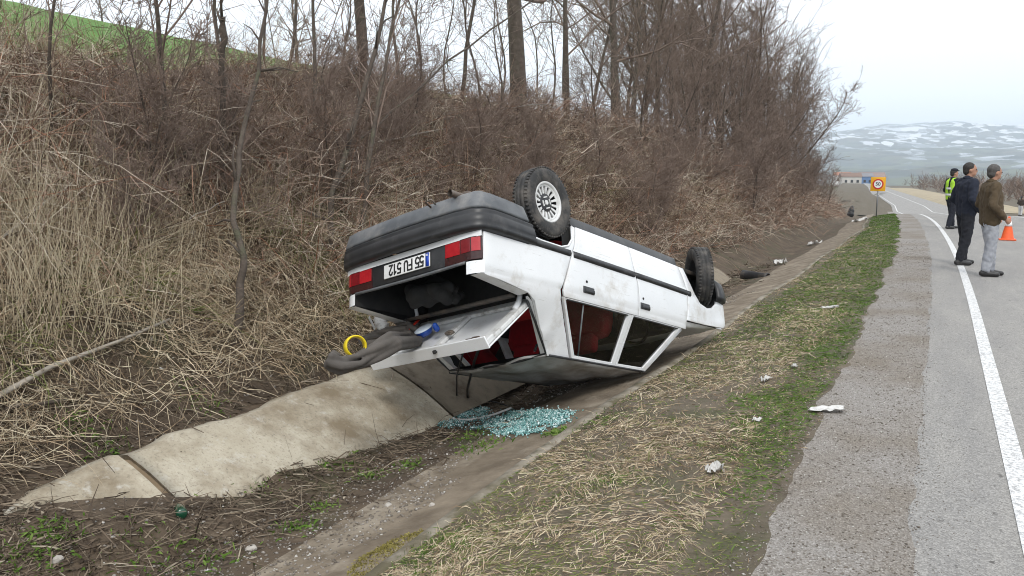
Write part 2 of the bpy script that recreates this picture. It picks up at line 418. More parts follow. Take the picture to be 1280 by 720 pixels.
strip('far_field', lambda y: xc(np.clip(y, -40, 99)) - 1.6, lambda y: -140 + 0 * y, 40, MT['verge'], np.concatenate([np.arange(71, 100, 1.0), np.arange(100, 230, 4.0)]), label='bare winter field falling away beyond the green one', cat='field', pw=1.6)
strip('far_verge', lambda y: sr(y), lambda y: sr(y) - 9, 8, MT['verge'], np.arange(99.3, 420, 4.0), dz=-.03, label='rough grass beside the distant road', cat='verge')

# ------------------------------------------------------------------ the overturned car (local: x forward from the rear bumper, y left, z up)
CAR_M = Matrix(((0.2396, 0.9477, 0.2109, -3.7711), (0.9322, -0.1638, -0.3228, 5.2489), (-0.2714, 0.274, -0.9227, 1.5378), (0, 0, 0, 1)))
CAR_MI = CAR_M.inverted()
car = empty('overturned_car')
car.matrix_world = CAR_M
tag(car, 'white saloon car lying upside down in the ditch with its boot open', 'car')

def side_y(x, z):
    if z < .55: y = .80 - .055 * ((.55 - z) / .35) ** 2
    elif z < .9: y = .80 - .02 * ((z - .55) / .35) ** 2
    else: y = .78 - (z - .9) / .45 * .215
    if z < .845: y += .005
    y -= .045 * abs((x - 2) / 2) ** 2.5
    return y
def cut_poly(outline, dx=.09, dz=.075, extra_z=(.838, .852)):
    bm = bmesh.new()
    bm.faces.new([bm.verts.new((p[0], 0, p[1])) for p in outline])
    xs = [p[0] for p in outline]; zs = [p[1] for p in outline]
    cuts = [((x, 0, 0), (1, 0, 0)) for x in np.arange(min(xs) + dx, max(xs) - .01, dx)]
    cuts += [((0, 0, z), (0, 0, 1)) for z in list(np.arange(min(zs) + dz, max(zs) - .01, dz)) + [e for e in extra_z if min(zs) < e < max(zs)]]
    for co, no in cuts:
        bmesh.ops.bisect_plane(bm, geom=bm.verts[:] + bm.edges[:] + bm.faces[:], plane_co=co, plane_no=no, dist=1e-5)
    bmesh.ops.triangulate(bm, faces=[f for f in bm.faces if len(f.verts) > 4])
    return bm
def side_panel(name, outline, mat, parent, sgn=1, inset=0.0, th=.018, dent=None, bev=.004):
    bm = cut_poly(outline)
    for v in bm.verts:
        x, z = v.co.x, v.co.z
        y = side_y(x, z) - inset
        if dent: y -= dent(x, z)
        v.co = (x, sgn * y, z)
    bm.normal_update()
    for f in bm.faces:
        if f.normal.y * sgn < 0: f.normal_flip()
    me = bpy.data.meshes.new(name); bm.to_mesh(me); bm.free()
    me.polygons.foreach_set('use_smooth', [True] * len(me.polygons))
    o = obj(name, me, mat, parent)
    if th:
        s = o.modifiers.new('solidify', 'SOLIDIFY'); s.thickness = th; s.offset = -1
        if bev: bevel(o, bev, 2, 50)
    return o
def ring_panel(name, outer, inner, mat, parent, sgn=1, th=.03, sub=5, inset=.0):
    def densify(L):
        r = []
        for i in range(len(L)):
            a = np.array(L[i]); b = np.array(L[(i + 1) % len(L)])
            for q in range(sub): r.append(a + (b - a) * q / sub)
        return r
    A = densify(outer); B = densify(inner); n = len(A)
    V = [(p[0], sgn * (side_y(*p) - inset), p[1]) for p in A] + [(p[0], sgn * (side_y(*p) - inset - .004), p[1]) for p in B]
    F = [(i, (i + 1) % n, n + (i + 1) % n, n + i) for i in range(n)]
    bm = bmesh.new(); vs = [bm.verts.new(v) for v in V]
    for f in F: bm.faces.new([vs[i] for i in f])
    bm.normal_update()
    for f in bm.faces:
        if f.normal.y * sgn < 0: f.normal_flip()
    me = bpy.data.meshes.new(name); bm.to_mesh(me); bm.free()
    o = obj(name, me, mat, parent)
    s = o.modifiers.new('solidify', 'SOLIDIFY'); s.thickness = th; s.offset = -1
    return bevel(o, .004, 2, 40)

QUARTER = [(.105, .567), (.60, .567), (.66, .50), (.75, .512), (1.0, .512), (1.10, .48), (1.17, .41), (1.205, .27), (1.25, .27), (1.18, .46),
           (1.115, .58), (1.022, .80), (.992, .86), (1.012, .93), (1.352, 1.345), (1.075, 1.355), (.955, 1.24), (.83, 1.11), (.72, .985), (.62, .94), (.30, .90), (.13, .885), (.105, .86)]
DOOR_R = [(1.265, .265), (1.192, .46), (1.127, .58), (1.042, .80), (1.032, .86), (1.048, .905), (2.152, .905), (2.158, .80), (2.14, .62), (2.085, .45), (2.078, .265)]
DOOR_F = [(2.09, .265), (2.097, .45), (2.152, .62), (2.168, .80), (2.165, .905), (3.05, .905), (3.052, .84), (3.09, .70), (3.10, .52), (3.02, .265)]
FENDER = [(3.034, .265), (3.114, .52), (3.104, .70), (3.066, .815), (3.5, .805), (3.93, .775), (3.985, .74), (3.97, .52), (3.80, .50), (3.80, .48), (3.77, .54), (3.68, .595),
          (3.54, .62), (3.38, .595), (3.27, .51), (3.18, .38), (3.13, .265)]
SILL = [(1.215, .165), (1.225, .258), (3.03, .258), (3.05, .165)]
rdent = lambda x, z: .010 * math.sin(x * 23 + z * 17) * math.exp(-((x - .98) ** 2 / .03 + (z - 1.2) ** 2 / .02)) + .016 * math.exp(-((x - 1.0) ** 2 / .05 + (z - 1.30) ** 2 / .004)) + .006 * math.exp(-((x - .55) ** 2 / .02 + (z - .72) ** 2 / .01))
ddent = lambda x, z: .008 * math.exp(-((x - 1.7) ** 2 / .05 + (z - .68) ** 2 / .008))
fdent = lambda x, z: .02 * math.exp(-((x - 3.75) ** 2 / .02 + (z - .66) ** 2 / .006))
for sgn in (1, -1):
    side_panel('quarter_panel', QUARTER, MT['paint'], car, sgn, dent=rdent)
    dr = side_panel('rear_door', DOOR_R, MT['paint'], car, sgn, dent=ddent)
    df = side_panel('front_door', DOOR_F, MT['paint'], car, sgn)
    side_panel('front_wing', FENDER, MT['paint'], car, sgn, dent=fdent)
    side_panel('inner_lining', [(x, z) for x, z in QUARTER], MT['dark'], car, sgn, inset=.026, th=0)
    side_panel('sill', SILL, MT['black_plastic'], car, sgn, inset=.015)
    ring_panel('window_frame', [(1.048, .911), (1.062, .935), (1.387, 1.348), (2.035, 1.354), (2.05, .911)],
               [(1.085, .925), (1.10, .945), (1.415, 1.318), (1.975, 1.322), (1.985, .925)], MT['paint'], dr, sgn)
    ring_panel('window_frame', [(2.06, .911), (2.046, 1.354), (2.53, 1.348), (2.96, .911)],
               [(2.09, .925), (2.075, 1.322), (2.50, 1.318), (2.885, .925)], MT['paint'], df, sgn)
    g = side_panel('window_glass', [(1.08, .92), (1.10, .945), (1.415, 1.325), (1.98, 1.327), (1.99, .92)], MT['glass'], dr, sgn, inset=.018, th=0)
    side_panel('window_glass', [(2.085, .92), (2.07, 1.327), (2.505, 1.325), (2.89, .92)], MT['glass'], df, sgn, inset=.018, th=0)
    # quarter-light divider
    MB().tube([(1.33, sgn * (side_y(1.33, .925) - .012), .925), (1.475, sgn * (side_y(1.475, 1.322) - .012), 1.322)], .007, 6).build('window_divider', MT['dusty_plastic'], dr)
    # belt seals
    for x0, x1, pr in ((1.09, 1.985, dr), (2.09, 2.885, df)):
        V, F = tube_vf([(x, sgn * (side_y(x, .92) + .001), .922) for x in np.linspace(x0, x1, 6)], .006, 6); MB().add(V, F).build('belt_seal', MT['black_plastic'], pr)
    # handles and locks
    for hx, pr in ((1.335, dr), (2.225, df)):
        m = MB(); y = sgn * (side_y(hx, .80) + .001)
        m.box((hx + .03, y, .805), (.155, .012, .058))
        m.box((hx + .04, y + sgn * .008, .812), (.125, .012, .03))
        m.build('door_handle', MT['black_plastic'], pr, bev=.004)
        m = MB(); m.lathe([(.0, .008), (.010, .006), (.012, 0)], 10, Matrix.Translation((hx + .0, sgn * side_y(hx, .73), .735)) @ Matrix.Rotation(-sgn * PI / 2, 4, 'X'))
        m.build('lock', MT['dark'], pr)
    # rubbing strips, one piece per panel
    def rub(x0, x1, pr):
        V = []; F = []
        xs = np.linspace(x0, x1, 8)
        sec = [(-.004, .505), (.014, .512), (.018, .535), (.014, .556), (-.004, .563)]
        for x in xs:
            for o_, z in sec: V.append((x, sgn * (side_y(x, z) + o_), z))
        k = len(sec)
        for i in range(len(xs) - 1):
            for j in range(k - 1):
                F.append((i * k + j, (i + 1) * k + j, (i + 1) * k + j + 1, i * k + j + 1))
        F.append(tuple(range(k))); F.append(tuple(range((len(xs) - 1) * k, len(xs) * k)))
        MB().add(V, F).build('rubbing_strip', MT['black_plastic'], pr)
    rub(.625, 1.115, car); rub(1.165, 2.085, dr); rub(2.115, 3.09, df); rub(3.115, 3.16, car)
    # white arch lip under the strip
    m = MB(); pts = [(.64, .53), (.665, .497), (.75, .505), (1.0, .505), (1.10, .473), (1.165, .40), (1.20, .275)]
    m.tube([(x, sgn * (side_y(x, z) + .002), z) for x, z in pts], .010, 6); m.build('arch_lip', MT['paint'], car)

# roof, drip rails
def grid_sheet(fn, us, vs):
    V = [fn(u, v) for u in us for v in vs]; n = len(vs)
    F = [(i * n + j, (i + 1) * n + j, (i + 1) * n + j + 1, i * n + j + 1) for i in range(len(us) - 1) for j in range(n - 1)]
    return V, F
def roof_fn(u, v):      # u 0 rear .. 1 front, v -1..1
    x0 = 1.06 - .035 * (1 - v * v); x1 = 2.54 + .05 * (1 - v * v)
    x = x0 + (x1 - x0) * u
    z = 1.352 + .036 * (1 - v * v) ** .8 - .035 * (2 * abs(u - .45)) ** 3 * (1 - .6 * abs(v))
    z += .020 * math.sin(11 * u + 3 * v) * math.sin(6 * v + 1) * (1 - abs(v) ** 6) - .02 * math.exp(-((u - .12) / .1) ** 2) * math.exp(-((v - .9) / .2) ** 2)        # buckled by the roll
    return (x, v * (.562 - .02 * abs(2 * u - 1) ** 2), z)
V, F = grid_sheet(roof_fn, np.linspace(0, 1, 28), np.linspace(-1, 1, 22))
MT['roof'] = pmat('scraped_roof_paint', (.55, .55, .55), (.44, .44, .44), 3, .45, dirt=((.24, .21, .18), 4, .42, .66))
roof = MB().add(V, F).build('roof', MT['roof'], car); s_ = roof.modifiers.new('solidify', 'SOLIDIFY'); s_.thickness = .02; s_.offset = 0
for sgn in (1, -1):
    MB().tube([(x, sgn * (.568), 1.352) for x in np.linspace(1.08, 2.53, 8)], .010, 6).build('drip_rail', MT['black_plastic'], roof)
# headlining
V, F = grid_sheet(lambda u, v: (1.1 + 1.4 * u, v * .53, 1.315), np.linspace(0, 1, 4), np.linspace(-1, 1, 4))
MB().add(V, F).build('headlining', MT['dark'], roof)
# back window surround (its glass lies in the ditch): seal along the opening
m = MB()
m.tube([(.70, .66, .965), (.84, .625, 1.12), (.96, .585, 1.245), (1.065, .545, 1.335), (1.045, .3, 1.365), (1.03, 0, 1.375), (1.045, -.3, 1.365), (1.065, -.545, 1.335),
        (.96, -.585, 1.245), (.84, -.625, 1.12), (.70, -.66, .965)], .011, 6)
m.build('back_window_seal', MT['black_plastic'], car)
for sgn in (1, -1):   # inner faces of the rear pillars
    P_ = [(.66, .745, .945), (.72, .715, .985), (.83, .665, 1.11), (.955, .605, 1.24), (1.075, .55, 1.35)]
    V = [(x, sgn * y, z) for x, y, z in P_] + [(x + .015, sgn * (y - .075), z + .004) for x, y, z in P_]
    MB().add(V, [(q, q + 1, q + 6, q + 5) for q in range(4)]).build('pillar_edge', MT['paint'], car)
# windscreen and front end
V, F = grid_sheet(lambda u, v: (2.56 + .56 * u + .05 * (1 - v * v), v * (.53 + .15 * u), 1.335 - .43 * u), np.linspace(0, 1, 5), np.linspace(-1, 1, 9))
MB().add(V, F).build('windscreen', MT['glass'], car)
for sgn in (1, -1):
    MB().tube([(2.53, sgn * .545, 1.345), (2.75, sgn * .62, 1.15), (3.03, sgn * .715, .90)], .024, 8).build('windscreen_pillar', MT['paint'], car)
def hood_fn(u, v):
    x = 3.06 + .93 * u; yy = .755 - .05 * u
    z = .905 - .105 * u - .04 * abs(v) ** 6 - .035 * max(0, u - .85) / .15
    if abs(v) > .999: z = .82 - .045 * u
    return (x, v * yy, z)
V, F = grid_sheet(hood_fn, np.linspace(0, 1, 10), [-1.0, -.985] + list(np.linspace(-.93, .93, 9)) + [.985, 1.0])
MB().add(V, F).build('bonnet', MT['paint'], car)
m = MB(); m.box((3.97, 0, .64), (.05, 1.3, .24)); m.build('grille', MT['black_plastic'], car, bev=.01)
for sgn in (1, -1):
    m = MB(); m.box((3.985, sgn * .54, .66), (.05, .26, .16)); m.build('headlight', MT['plate_white'], car, bev=.015)
def bumper(name, x_face, dirn, lo, mat, parent, ends):
    prof = lo
    ang = []
    path = [(ends, .800, 0, 1), (.36, .812, 0, 1), (.18, .812, .15, 1), (.08, .785, .6, .8), (.03, .72, .9, .4), (.005, .58, 1, .1), (-.012, .3, 1, .02), (-.018, 0, 1, 0)]
    path = path + [(x, -y, nx, -ny) for x, y, nx, ny in reversed(path[:-1])]
    V = []; F = []; k = len(prof)
    for i, (x, y, nx, ny) in enumerate(path):
        for z, o_ in prof:
            xe = x + (.22 * (z - .27) if i in (0, len(path) - 1) else 0)
            px = xe - nx * o_; py = y + ny * o_
            V.append((x_face + dirn * px, py, z))
    for i in range(len(path) - 1):
        for j in range(k - 1): F.append((i * k + j, i * k + j + 1, (i + 1) * k + j + 1, (i + 1) * k + j))
    o = MB().add(V, F).build(name, mat, parent)
    return o
rb = bumper('rear_bumper', 0, 1, [(.395, -.03), (.40, .0), (.415, .012), (.43, .004), (.445, .016), (.50, .022), (.515, .014), (.53, .020), (.552, .014), (.562, -.002), (.565, -.04)], MT['black_plastic'], car, .60)
bumper('valance', 0, 1, [(.235, -.09), (.255, -.05), (.27, -.025), (.33, -.008), (.375, .004), (.392, .004), (.396, -.02)], MT['dusty_plastic'], rb, .56)
bumper('front_bumper', 4.06, -1, [(.24, -.08), (.30, -.02), (.38, .0), (.46, .01), (.50, -.002), (.51, -.04)], MT['black_plastic'], car, .16)
# rear face
m = MB()
V, F = grid_sheet(lambda u, v: (.052 - .03 * (1 - abs(v) ** 3) * 0 + .03 * abs(v) ** 8, v * .765, .562 + .045 * u), np.linspace(0, 1, 3), np.linspace(-1, 1, 25))
m.add(V, F).build('rear_panel', MT['paint'], car)
m = MB(); m.box((.085, 0, .69), (.05, 1.0, .17)); m.build('lamp_band', MT['black_plastic'], car, bev=.006)
m = MB(); m.tube([(.055, y, .785 + .01 * math.cos(y * 2)) for y in np.linspace(-.62, .62, 9)], .012, 6); m.build('boot_sill', MT['dusty_plastic'], car)
for sgn in (1, -1):
    # tail lamp: a wrapped lens with a red field and a smoked field
    def lens(z0, z1, y0, y1, off, name, mat, par):
        ys = np.linspace(y0, y1, 10)
        V = []; F = []
        for y in ys:
            xb = .055 - off + .075 * max(0, (y - .66) / .13) ** 2.2
            for z in np.linspace(z0, z1, 3): V.append((xb, sgn * y, z))
            V.append((xb + .05, sgn * y, z1)); V.append((xb + .05, sgn * y, z0))
        k = 5
        for i in range(len(ys) - 1):
            for j in range(k):
                F.append((i * k + j, i * k + (j + 1) % k, (i + 1) * k + (j + 1) % k, (i + 1) * k + j))
        F.append(tuple(range(k))); F.append(tuple(range((len(ys) - 1) * k, len(ys) * k)))
        return MB().add(V, F).build(name, mat, par, smooth=False)
    tl = lens(.604, .776, .415, .752, .0, 'tail_lamp', MT['lamp_dark'], car)
    lens(.612, .715, .425, .57, .005, 'red_lens', MT['lamp_red'], tl)
    lens(.612, .715, .582, .675, .005, 'red_lens', pmat('deep_red_lens', (.20, .008, .012), (.15, .006, .01), 30, .2), tl)
    lens(.612, .715, .687, .747, .005, 'red_lens', MT['lamp_red'], tl)
    # corner of the body beside the boot opening
    V, F = grid_sheet(lambda u, v: (.055 + .05 * u * u, sgn * (.63 + .135 * u), .786 + .095 * v), np.linspace(0, 1, 6), np.linspace(0, 1, 5))
    MB().add(V, F).build('rear_corner', MT['paint'], car)
    V, F = grid_sheet(lambda u, v: (.075 + .55 * u, sgn * (.65 + .105 * v - .02 * u), .883 + .055 * u + .004 * math.sin(v * PI)), np.linspace(0, 1, 6), np.linspace(0, 1, 4))
    MB().add(V, F).build('deck_edge', MT['paint'], car)
    # boot side wall, inner gutter
    V, F = grid_sheet(lambda u, v: (.06 + .80 * u, sgn * .645, .36 + .52 * v), [0, 1], [0, 1])
    MB().add(V, F).build('boot_wall', MT['dark'], car)
# number plate
plate = MB().box((.050, 0, .682), (.012, .52, .112)).build('number_plate', MT['plate_white'], car, bev=.003)
MB().box((.043, .238, .682), (.004, .036, .106)).build('country_band', MT['plate_blue'], plate)
def text_mesh(body, size, ext=.001, font_scale_x=1.0):
    c = bpy.data.curves.new('lettering', 'FONT'); c.body = body; c.size = size; c.align_x = 'CENTER'; c.align_y = 'CENTER'; c.extrude = ext
    c.offset = size * .012
    o = bpy.data.objects.new('lettering', c); COL.objects.link(o)
    dg = bpy.context.evaluated_depsgraph_get()
    me = bpy.data.meshes.new_from_object(o.evaluated_get(dg)); COL.objects.unlink(o); bpy.data.objects.remove(o)
    me.transform(Matrix.Diagonal((font_scale_x, 1, 1, 1)))
    return me
GLYPH = {'5': [[(1, 2), (.12, 2), (.05, 1.12), (.55, 1.25), (.95, 1.0), (1, .55), (.8, .1), (.4, 0), (0, .2)]], 'F': [[(0, 0), (0, 2), (1, 2)], [(0, 1.05), (.85, 1.05)]],
         'U': [[(0, 2), (0, .45), (.25, .05), (.75, .05), (1, .45), (1, 2)]], '1': [[(.25, 1.6), (.7, 2), (.7, 0)]], '2': [[(.03, 1.5), (.2, 1.9), (.6, 2), (.95, 1.75), (.95, 1.35), (.05, 0), (1.02, 0)]]}
m = MB(); cx = .195
for ch in '55 FU 512':
    if ch == ' ': cx -= .030; continue
    for st in GLYPH[ch]:
        for (a0, b0), (a1, b1) in zip(st[:-1], st[1:]):
            p = Vector((0, cx - a0 * .036, .643 + b0 * .039)); q = Vector((0, cx - a1 * .036, .643 + b1 * .039)); d_ = q - p
            R_ = Matrix.Rotation(math.atan2(d_.z, d_.y), 3, 'X')
            m.box((.0425, (p.y + q.y) / 2, (p.z + q.z) / 2), (.003, d_.length + .012, .0135), R_)
    cx -= .0485
m.build('lettering', MT['ink'], plate, smooth=False)
me = text_mesh('TR', .022, .001); t = obj('lettering', me, MT['plate_white'], plate)
t.matrix_local = Matrix.Translation((.0395, .238, .645)) @ Matrix(((0, 0, -1, 0), (-1, 0, 0, 0), (0, 1, 0, 0), (0, 0, 0, 1)))

# boot interior and bulkhead, underbody
MB().box((.46, 0, .345), (.80, 1.22, .02)).build('boot_floor', MT['dark'], car)
MB().box((.88, 0, .62), (.02, 1.24, .56)).build('bulkhead', MT['dark'], car)
MB().box((.62, 0, .932), (.05, 1.18, .025)).build('shelf_edge', MT['under'], car)
m = MB(); m.box((2.0, 0, .215), (3.6, 1.30, .05)); m.box((.35, 0, .27), (.5, 1.2, .06)); m.build('floor_pan', MT['under'], car, bev=.01)
m = MB(); m.tube([(.9, -.62, .20), (.9, .62, .20)], .035, 8); m.build('rear_axle', MT['under'], car)
m = MB(); m.tube([(3.31, -.62, .21), (3.31, .62, .21)], .03, 8); m.build('front_axle', MT['under'], car)
m = MB(); m.tube([(2.9, .1, .17), (1.4, .15, .17), (1.1, .45, .19), (.5, .55, .24), (.2, .57, .25)], .03, 8); m.tube([(.62, .45, .22), (.25, .45, .22)], .09, 10); m.build('exhaust', MT['steel'], car)
m = MB(); V, F = tube_vf([(.30, .56, .25), (.08, .565, .255), (-.035, .565, .258)], .026, 12, False); m.add(V, F)
V, F = tube_vf([(.08, .565, .255), (-.035, .565, .258)], .020, 12, False); m.add(V, F); m.build('tailpipe', MT['steel'], car)
m = MB(); m.tube([(-.0, .33, .30), (-.05, .32, .27), (-.05, .38, .262), (0, .38, .29)], .008, 6); m.build('tow_hook', MT['steel'], car)
for sgn in (1, -1):
    for x0, x1 in ((.60, 1.22), (3.05, 3.68)):
        pass
    V, F = grid_sheet(lambda u, v: (.58 + .66 * u, sgn * (.79 - .27 * v), .515 - .02 * abs(2 * u - 1)), np.linspace(0, 1, 4), [0, 1])
    m = MB().add(V, F); m.box((.91, sgn * .515, .36), (.66, .02, .32)); m.build('wheel_well', MT['dark'], car)
    V, F = grid_sheet(lambda u, v: (3.06 + .62 * u, sgn * (.76 - .27 * v), .585 - .06 * abs(2 * u - 1)), np.linspace(0, 1, 4), [0, 1])
    m = MB().add(V, F); m.box((3.37, sgn * .475, .40), (.66, .02, .36)); m.build('wheel_well', MT['dark'], car)
# cabin
def cushion(name, c, size, tilt=0, mat='red_seat', par=None):
    bm = bmesh.new(); bmesh.ops.create_cube(bm, size=1.0)
    bmesh.ops.bevel(bm, geom=bm.edges[:], offset=.22, segments=3, affect='EDGES', profile=.6)
    R_ = Matrix.Rotation(tilt, 4, 'Y')
    for v in bm.verts: v.co = R_ @ Vector((v.co.x * size[0], v.co.y * size[1], v.co.z * size[2])) + Vector(c)
    me = bpy.data.meshes.new(name); bm.to_mesh(me); bm.free(); me.polygons.foreach_set('use_smooth', [True] * len(me.polygons))
    return obj(name, me, MT[mat], par or car)
rs = cushion('rear_seat', (1.42, 0, .42), (.52, 1.24, .18)); cushion('seat_back', (1.10, 0, .72), (.16, 1.24, .62), -.32, par=rs)
for sgn in (1, -1):
    fs = cushion('front_seat', (2.32, sgn * .34, .42), (.50, .48, .18)); cushion('seat_back', (2.02, sgn * .34, .76), (.15, .48, .66), -.22, par=fs)
    cushion('head_rest', (1.90, sgn * .34, 1.13), (.10, .26, .17), -.2, par=fs)
cushion('dashboard', (2.98, 0, .80), (.30, 1.30, .22), 0, 'dark')
m = MB()
m.lathe([(.175, -.012), (.19, 0), (.175, .012), (.16, 0)], 24, Matrix.Translation((2.75, .34, .85)) @ Matrix.Rotation(-1.15, 4, 'Y'), close=True)
m.build('steering_wheel', MT['dark'], car)
for sgn in (1, -1):   # door cards so that the panels are not see-through from inside
    V, F = grid_sheet(lambda u, v: (1.1 + 1.95 * u, sgn * (.735), .26 + .63 * v), [0, 1], [0, 1]); MB().add(V, F).build('door_card', MT['dark'], car)
# seat belt hanging in the back window
MB().tube([(1.18, .50, 1.25), (1.12, .47, 1.22), (1.08, .44, 1.25), (1.06, .43, 1.30)], .012, 6).build('seat_belt', MT['black_plastic'], car)

# open boot lid, swung down under its own weight
LID = math.radians(38)
def lid(s, y, t):       # s from hinge to rear edge, t from skin towards the inside
    return Vector((.83 - s * math.cos(LID) - t * math.sin(LID), y, .955 + s * math.sin(LID) - t * math.cos(LID)))
def lid_box(m, s0, s1, y0, y1, t0, t1):
    V = [lid(s, y, t) for s in (s0, s1) for y in (y0, y1) for t in (t0, t1)]
    m.add(V, [(0, 1, 3, 2), (4, 6, 7, 5), (0, 4, 5, 1), (2, 3, 7, 6), (0, 2, 6, 4), (1, 5, 7, 3)])
lm = MB(); lid_box(lm, 0.0, .70, -.645, .645, 0, .012)
boot_lid = lm.build('boot_lid', MT['paint'], car, smooth=False, bev=.004)
lm = MB(); lid_box(lm, .70, .716, -.645, .645, -.004, .095); lm.build('lid_lip', MT['paint'], boot_lid, smooth=False, bev=.004)
lm = MB()
lid_box(lm, .60, .698, -.64, .64, .014, .062); lid_box(lm, .01, .10, -.62, .62, .014, .045)
lid_box(lm, .10, .60, -.64, -.54, .014, .050); lid_box(lm, .10, .60, .54, .64, .014, .050)
lid_box(lm, .10, .60, -.035, .035, .014, .045)
lm.build('lid_frame', MT['paint_in'], boot_lid, smooth=False, bev=.008)
lm = MB(); lm.lathe([(0, .02), (.018, .018), (.022, 0)], 12, Matrix.Translation(lid(.717, .12, .05)) @ Matrix.Rotation(-PI / 2 - LID, 4, 'Y')); lm.build('lid_lock', MT['dark'], boot_lid)
for sgn in (1, -1):
    lm = MB(); lm.tube([lid(.20, sgn * .585, .05), lid(.12, sgn * .59, .075), (.715, sgn * .595, .87), (.70, sgn * .60, .80), (.74, sgn * .60, .72)], [.026, .024, .018, .016, .014], 6)
    lm.build('hinge_arm', MT['paint'], boot_lid)

# wheels
tyre_prof = [(.165, -.060), (.175, -.072), (.21, -.083), (.25, -.083), (.272, -.072), (.282, -.058), (.288, -.045), (.283, -.043), (.283, -.036), (.289, -.034), (.290, -.006), (.284, -.004), (.284, .004),
             (.290, .006), (.289, .034), (.283, .036), (.283, .043), (.288, .045), (.282, .058), (.272, .072), (.25, .083), (.21, .083), (.175, .072), (.165, .060)]
def wheel(c, sgn, steer=0.0, camber=0.0):
    w = empty('wheel', parent=car)
    w.matrix_local = Matrix.Translation(c) @ Matrix.Rotation(steer, 4, 'Z') @ Matrix.Rotation(camber, 4, 'X') @ Matrix.Rotation(-sgn * PI / 2, 4, 'X')   # local z points outwards
    m = MB(); m.lathe([(r_ * 1.035, z_) for r_, z_ in tyre_prof], 56)
    for side in (-1, 1):                     # shoulder blocks
        for i in range(56):
            a = 2 * PI * i / 56; R_ = Matrix.Rotation(a, 3, 'Z')
            m.box(R_ @ Vector((.291, 0, side * .058)), (.014, .017, .026), R_)
    m.build('tyre', MT['rubber'], w)
    m = MB(); m.lathe([(.168, -.062), (.158, -.05), (.15, -.03), (.15, .0), (.05, .012), (0, .012)], 40); m.build('rim', MT['dark'], w)
    m = MB(); m.lathe([(.150, .045), (.155, .062), (.166, .068), (.174, .064), (.172, .052)], 48)
    m.lathe([(.136, .040), (.140, .049), (.150, .050), (.156, .042)], 48); m.build('rim_ring', MT['wheel_white'], w)
    m = MB()
    for i in range(16):
        R_ = Matrix.Rotation(2 * PI * i / 16, 4, 'Z')
        V = [R_ @ Vector(p) for p in ((.075, -.008, .036), (.140, -.012, .046), (.140, .012, .046), (.075, .008, .036), (.075, -.008, .020), (.140, -.012, .030), (.140, .012, .030), (.075, .008, .020))]
        m.add(V, [(0, 1, 2, 3), (4, 7, 6, 5), (0, 4, 5, 1), (3, 2, 6, 7), (1, 5, 6, 2), (0, 3, 7, 4)])
    m.build('rim_spokes', MT['wheel_white'], w, smooth=False)
    m = MB(); m.lathe([(.080, .018), (.080, .034), (.072, .040), (.0, .042)], 32); cap = m.build('hub_cap', MT['black_plastic'], w)
    m = MB()
    for i in range(4):
        R_ = Matrix.Rotation(PI / 2 * i + .4, 3, 'Z'); m.box(R_ @ Vector((.046, 0, .044)), (.010, .048, .008), R_)
    m.lathe([(.0, .050), (.020, .049), (.024, .042)], 6)
    m.build('hub_badge', MT['wheel_white'], cap, smooth=False)
    return w
wheel((.92, .69, .125), 1, 0, 0.03); wheel((.92, -.69, .165), -1, 0, -.03)
wf = wheel((3.60, .69, .25), 1, math.radians(-42), .02); wf.scale = (1.06, 1.06, 1.06); wheel((3.46, -.655, .19), -1, math.radians(-40))

# ------------------------------------------------------------------ concrete lining wall of the ditch, slab by slab
wall = empty('ditch_wall', (float(sk(5)) - 2.0, 5.0, float(h(sk(5) - 2.0, 5.0))))
tag(wall, 'pale weathered concrete lining wall along the bank side of the ditch', 'wall')
def wall_slab(y0, y1, top=1.0, lift=.04, taper=0.0):
    n, k = max(4, int((y1 - y0) / .09)), 12
    ys = np.linspace(y0, y1, n); V = []
    for y in ys:
        f = (y - y0) / (y1 - y0)
        t1 = top * (1 - taper * (1 - f)) * (1 + .16 * float(fbm(y * 1.9, 0, 61)) + .05 * float(fbm(y * 9, 0, 62)))
        for q in range(k):
            t = q / (k - 1) * t1
            x = float(sk(y)) - 1.52 - .76 * t; z = float(zr(y)) - .62 + .44 * t - .03 * t * t + .05 * math.sin(t * PI) * .5
            z += lift + .02 * float(fbm(x * 4, y * 4, 63)) ; x += .03 * float(fbm(y * .7, 3, 64))
            V.append((x, y, z))
        V.append((V[-1][0] - .10, y, V[-1][2] - .02)); V.append((V[-1][0] - .02, y, V[-1][2] - .16))
    kk = k + 2
    F = [(i * kk + j, i * kk + j + 1, (i + 1) * kk + j + 1, (i + 1) * kk + j) for i in range(n - 1) for j in range(kk - 1)]
    F += [tuple(range(kk)), tuple(reversed(range((n - 1) * kk, n * kk)))]
    o = obj('slab', mesh_from('slab', V, F), MT['concrete'], wall)
    o.matrix_parent_inverse = wall.matrix_world.inverted() if False else Matrix.Translation(-wall.location)
    return o
for y0, y1, tp, ta in ((2.35, 3.15, 1.0, .15), (3.20, 5.95, .98, 0), (5.98, 8.0, .95, 0), (8.03, 9.8, .95, 0), (9.84, 11.7, .9, 0), (12.3, 14.3, .8, 0), (14.5, 17.0, .62, 0)):
    wall_slab(y0, y1, tp, .035, ta)
MT['joint'] = pmat('soil_filled_joint', (.16, .115, .07), (.22, .165, .105), 8, .95, bmp=.6, bscale=30)
MT['dirty_shade_concrete'] = pmat('mud_and_shade_concrete', (.20, .165, .12), (.30, .26, .20), 3, .95, dirt=((.10, .075, .05), 3, .45, .65), bmp=.8, bscale=28, bdist=.012)  # brown mud stains, with the shade under the car also put into the colour
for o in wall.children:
    if min(v.co.y for v in o.data.vertices) > 5.96: o.data.materials[0] = MT['dirty_shade_concrete']
for y0, y1 in ((3.14, 3.21), (5.94, 5.99)):
    o = wall_slab(y0, y1, .96, .012); o.name = 'joint_filler'; o.data.materials[0] = MT['joint']

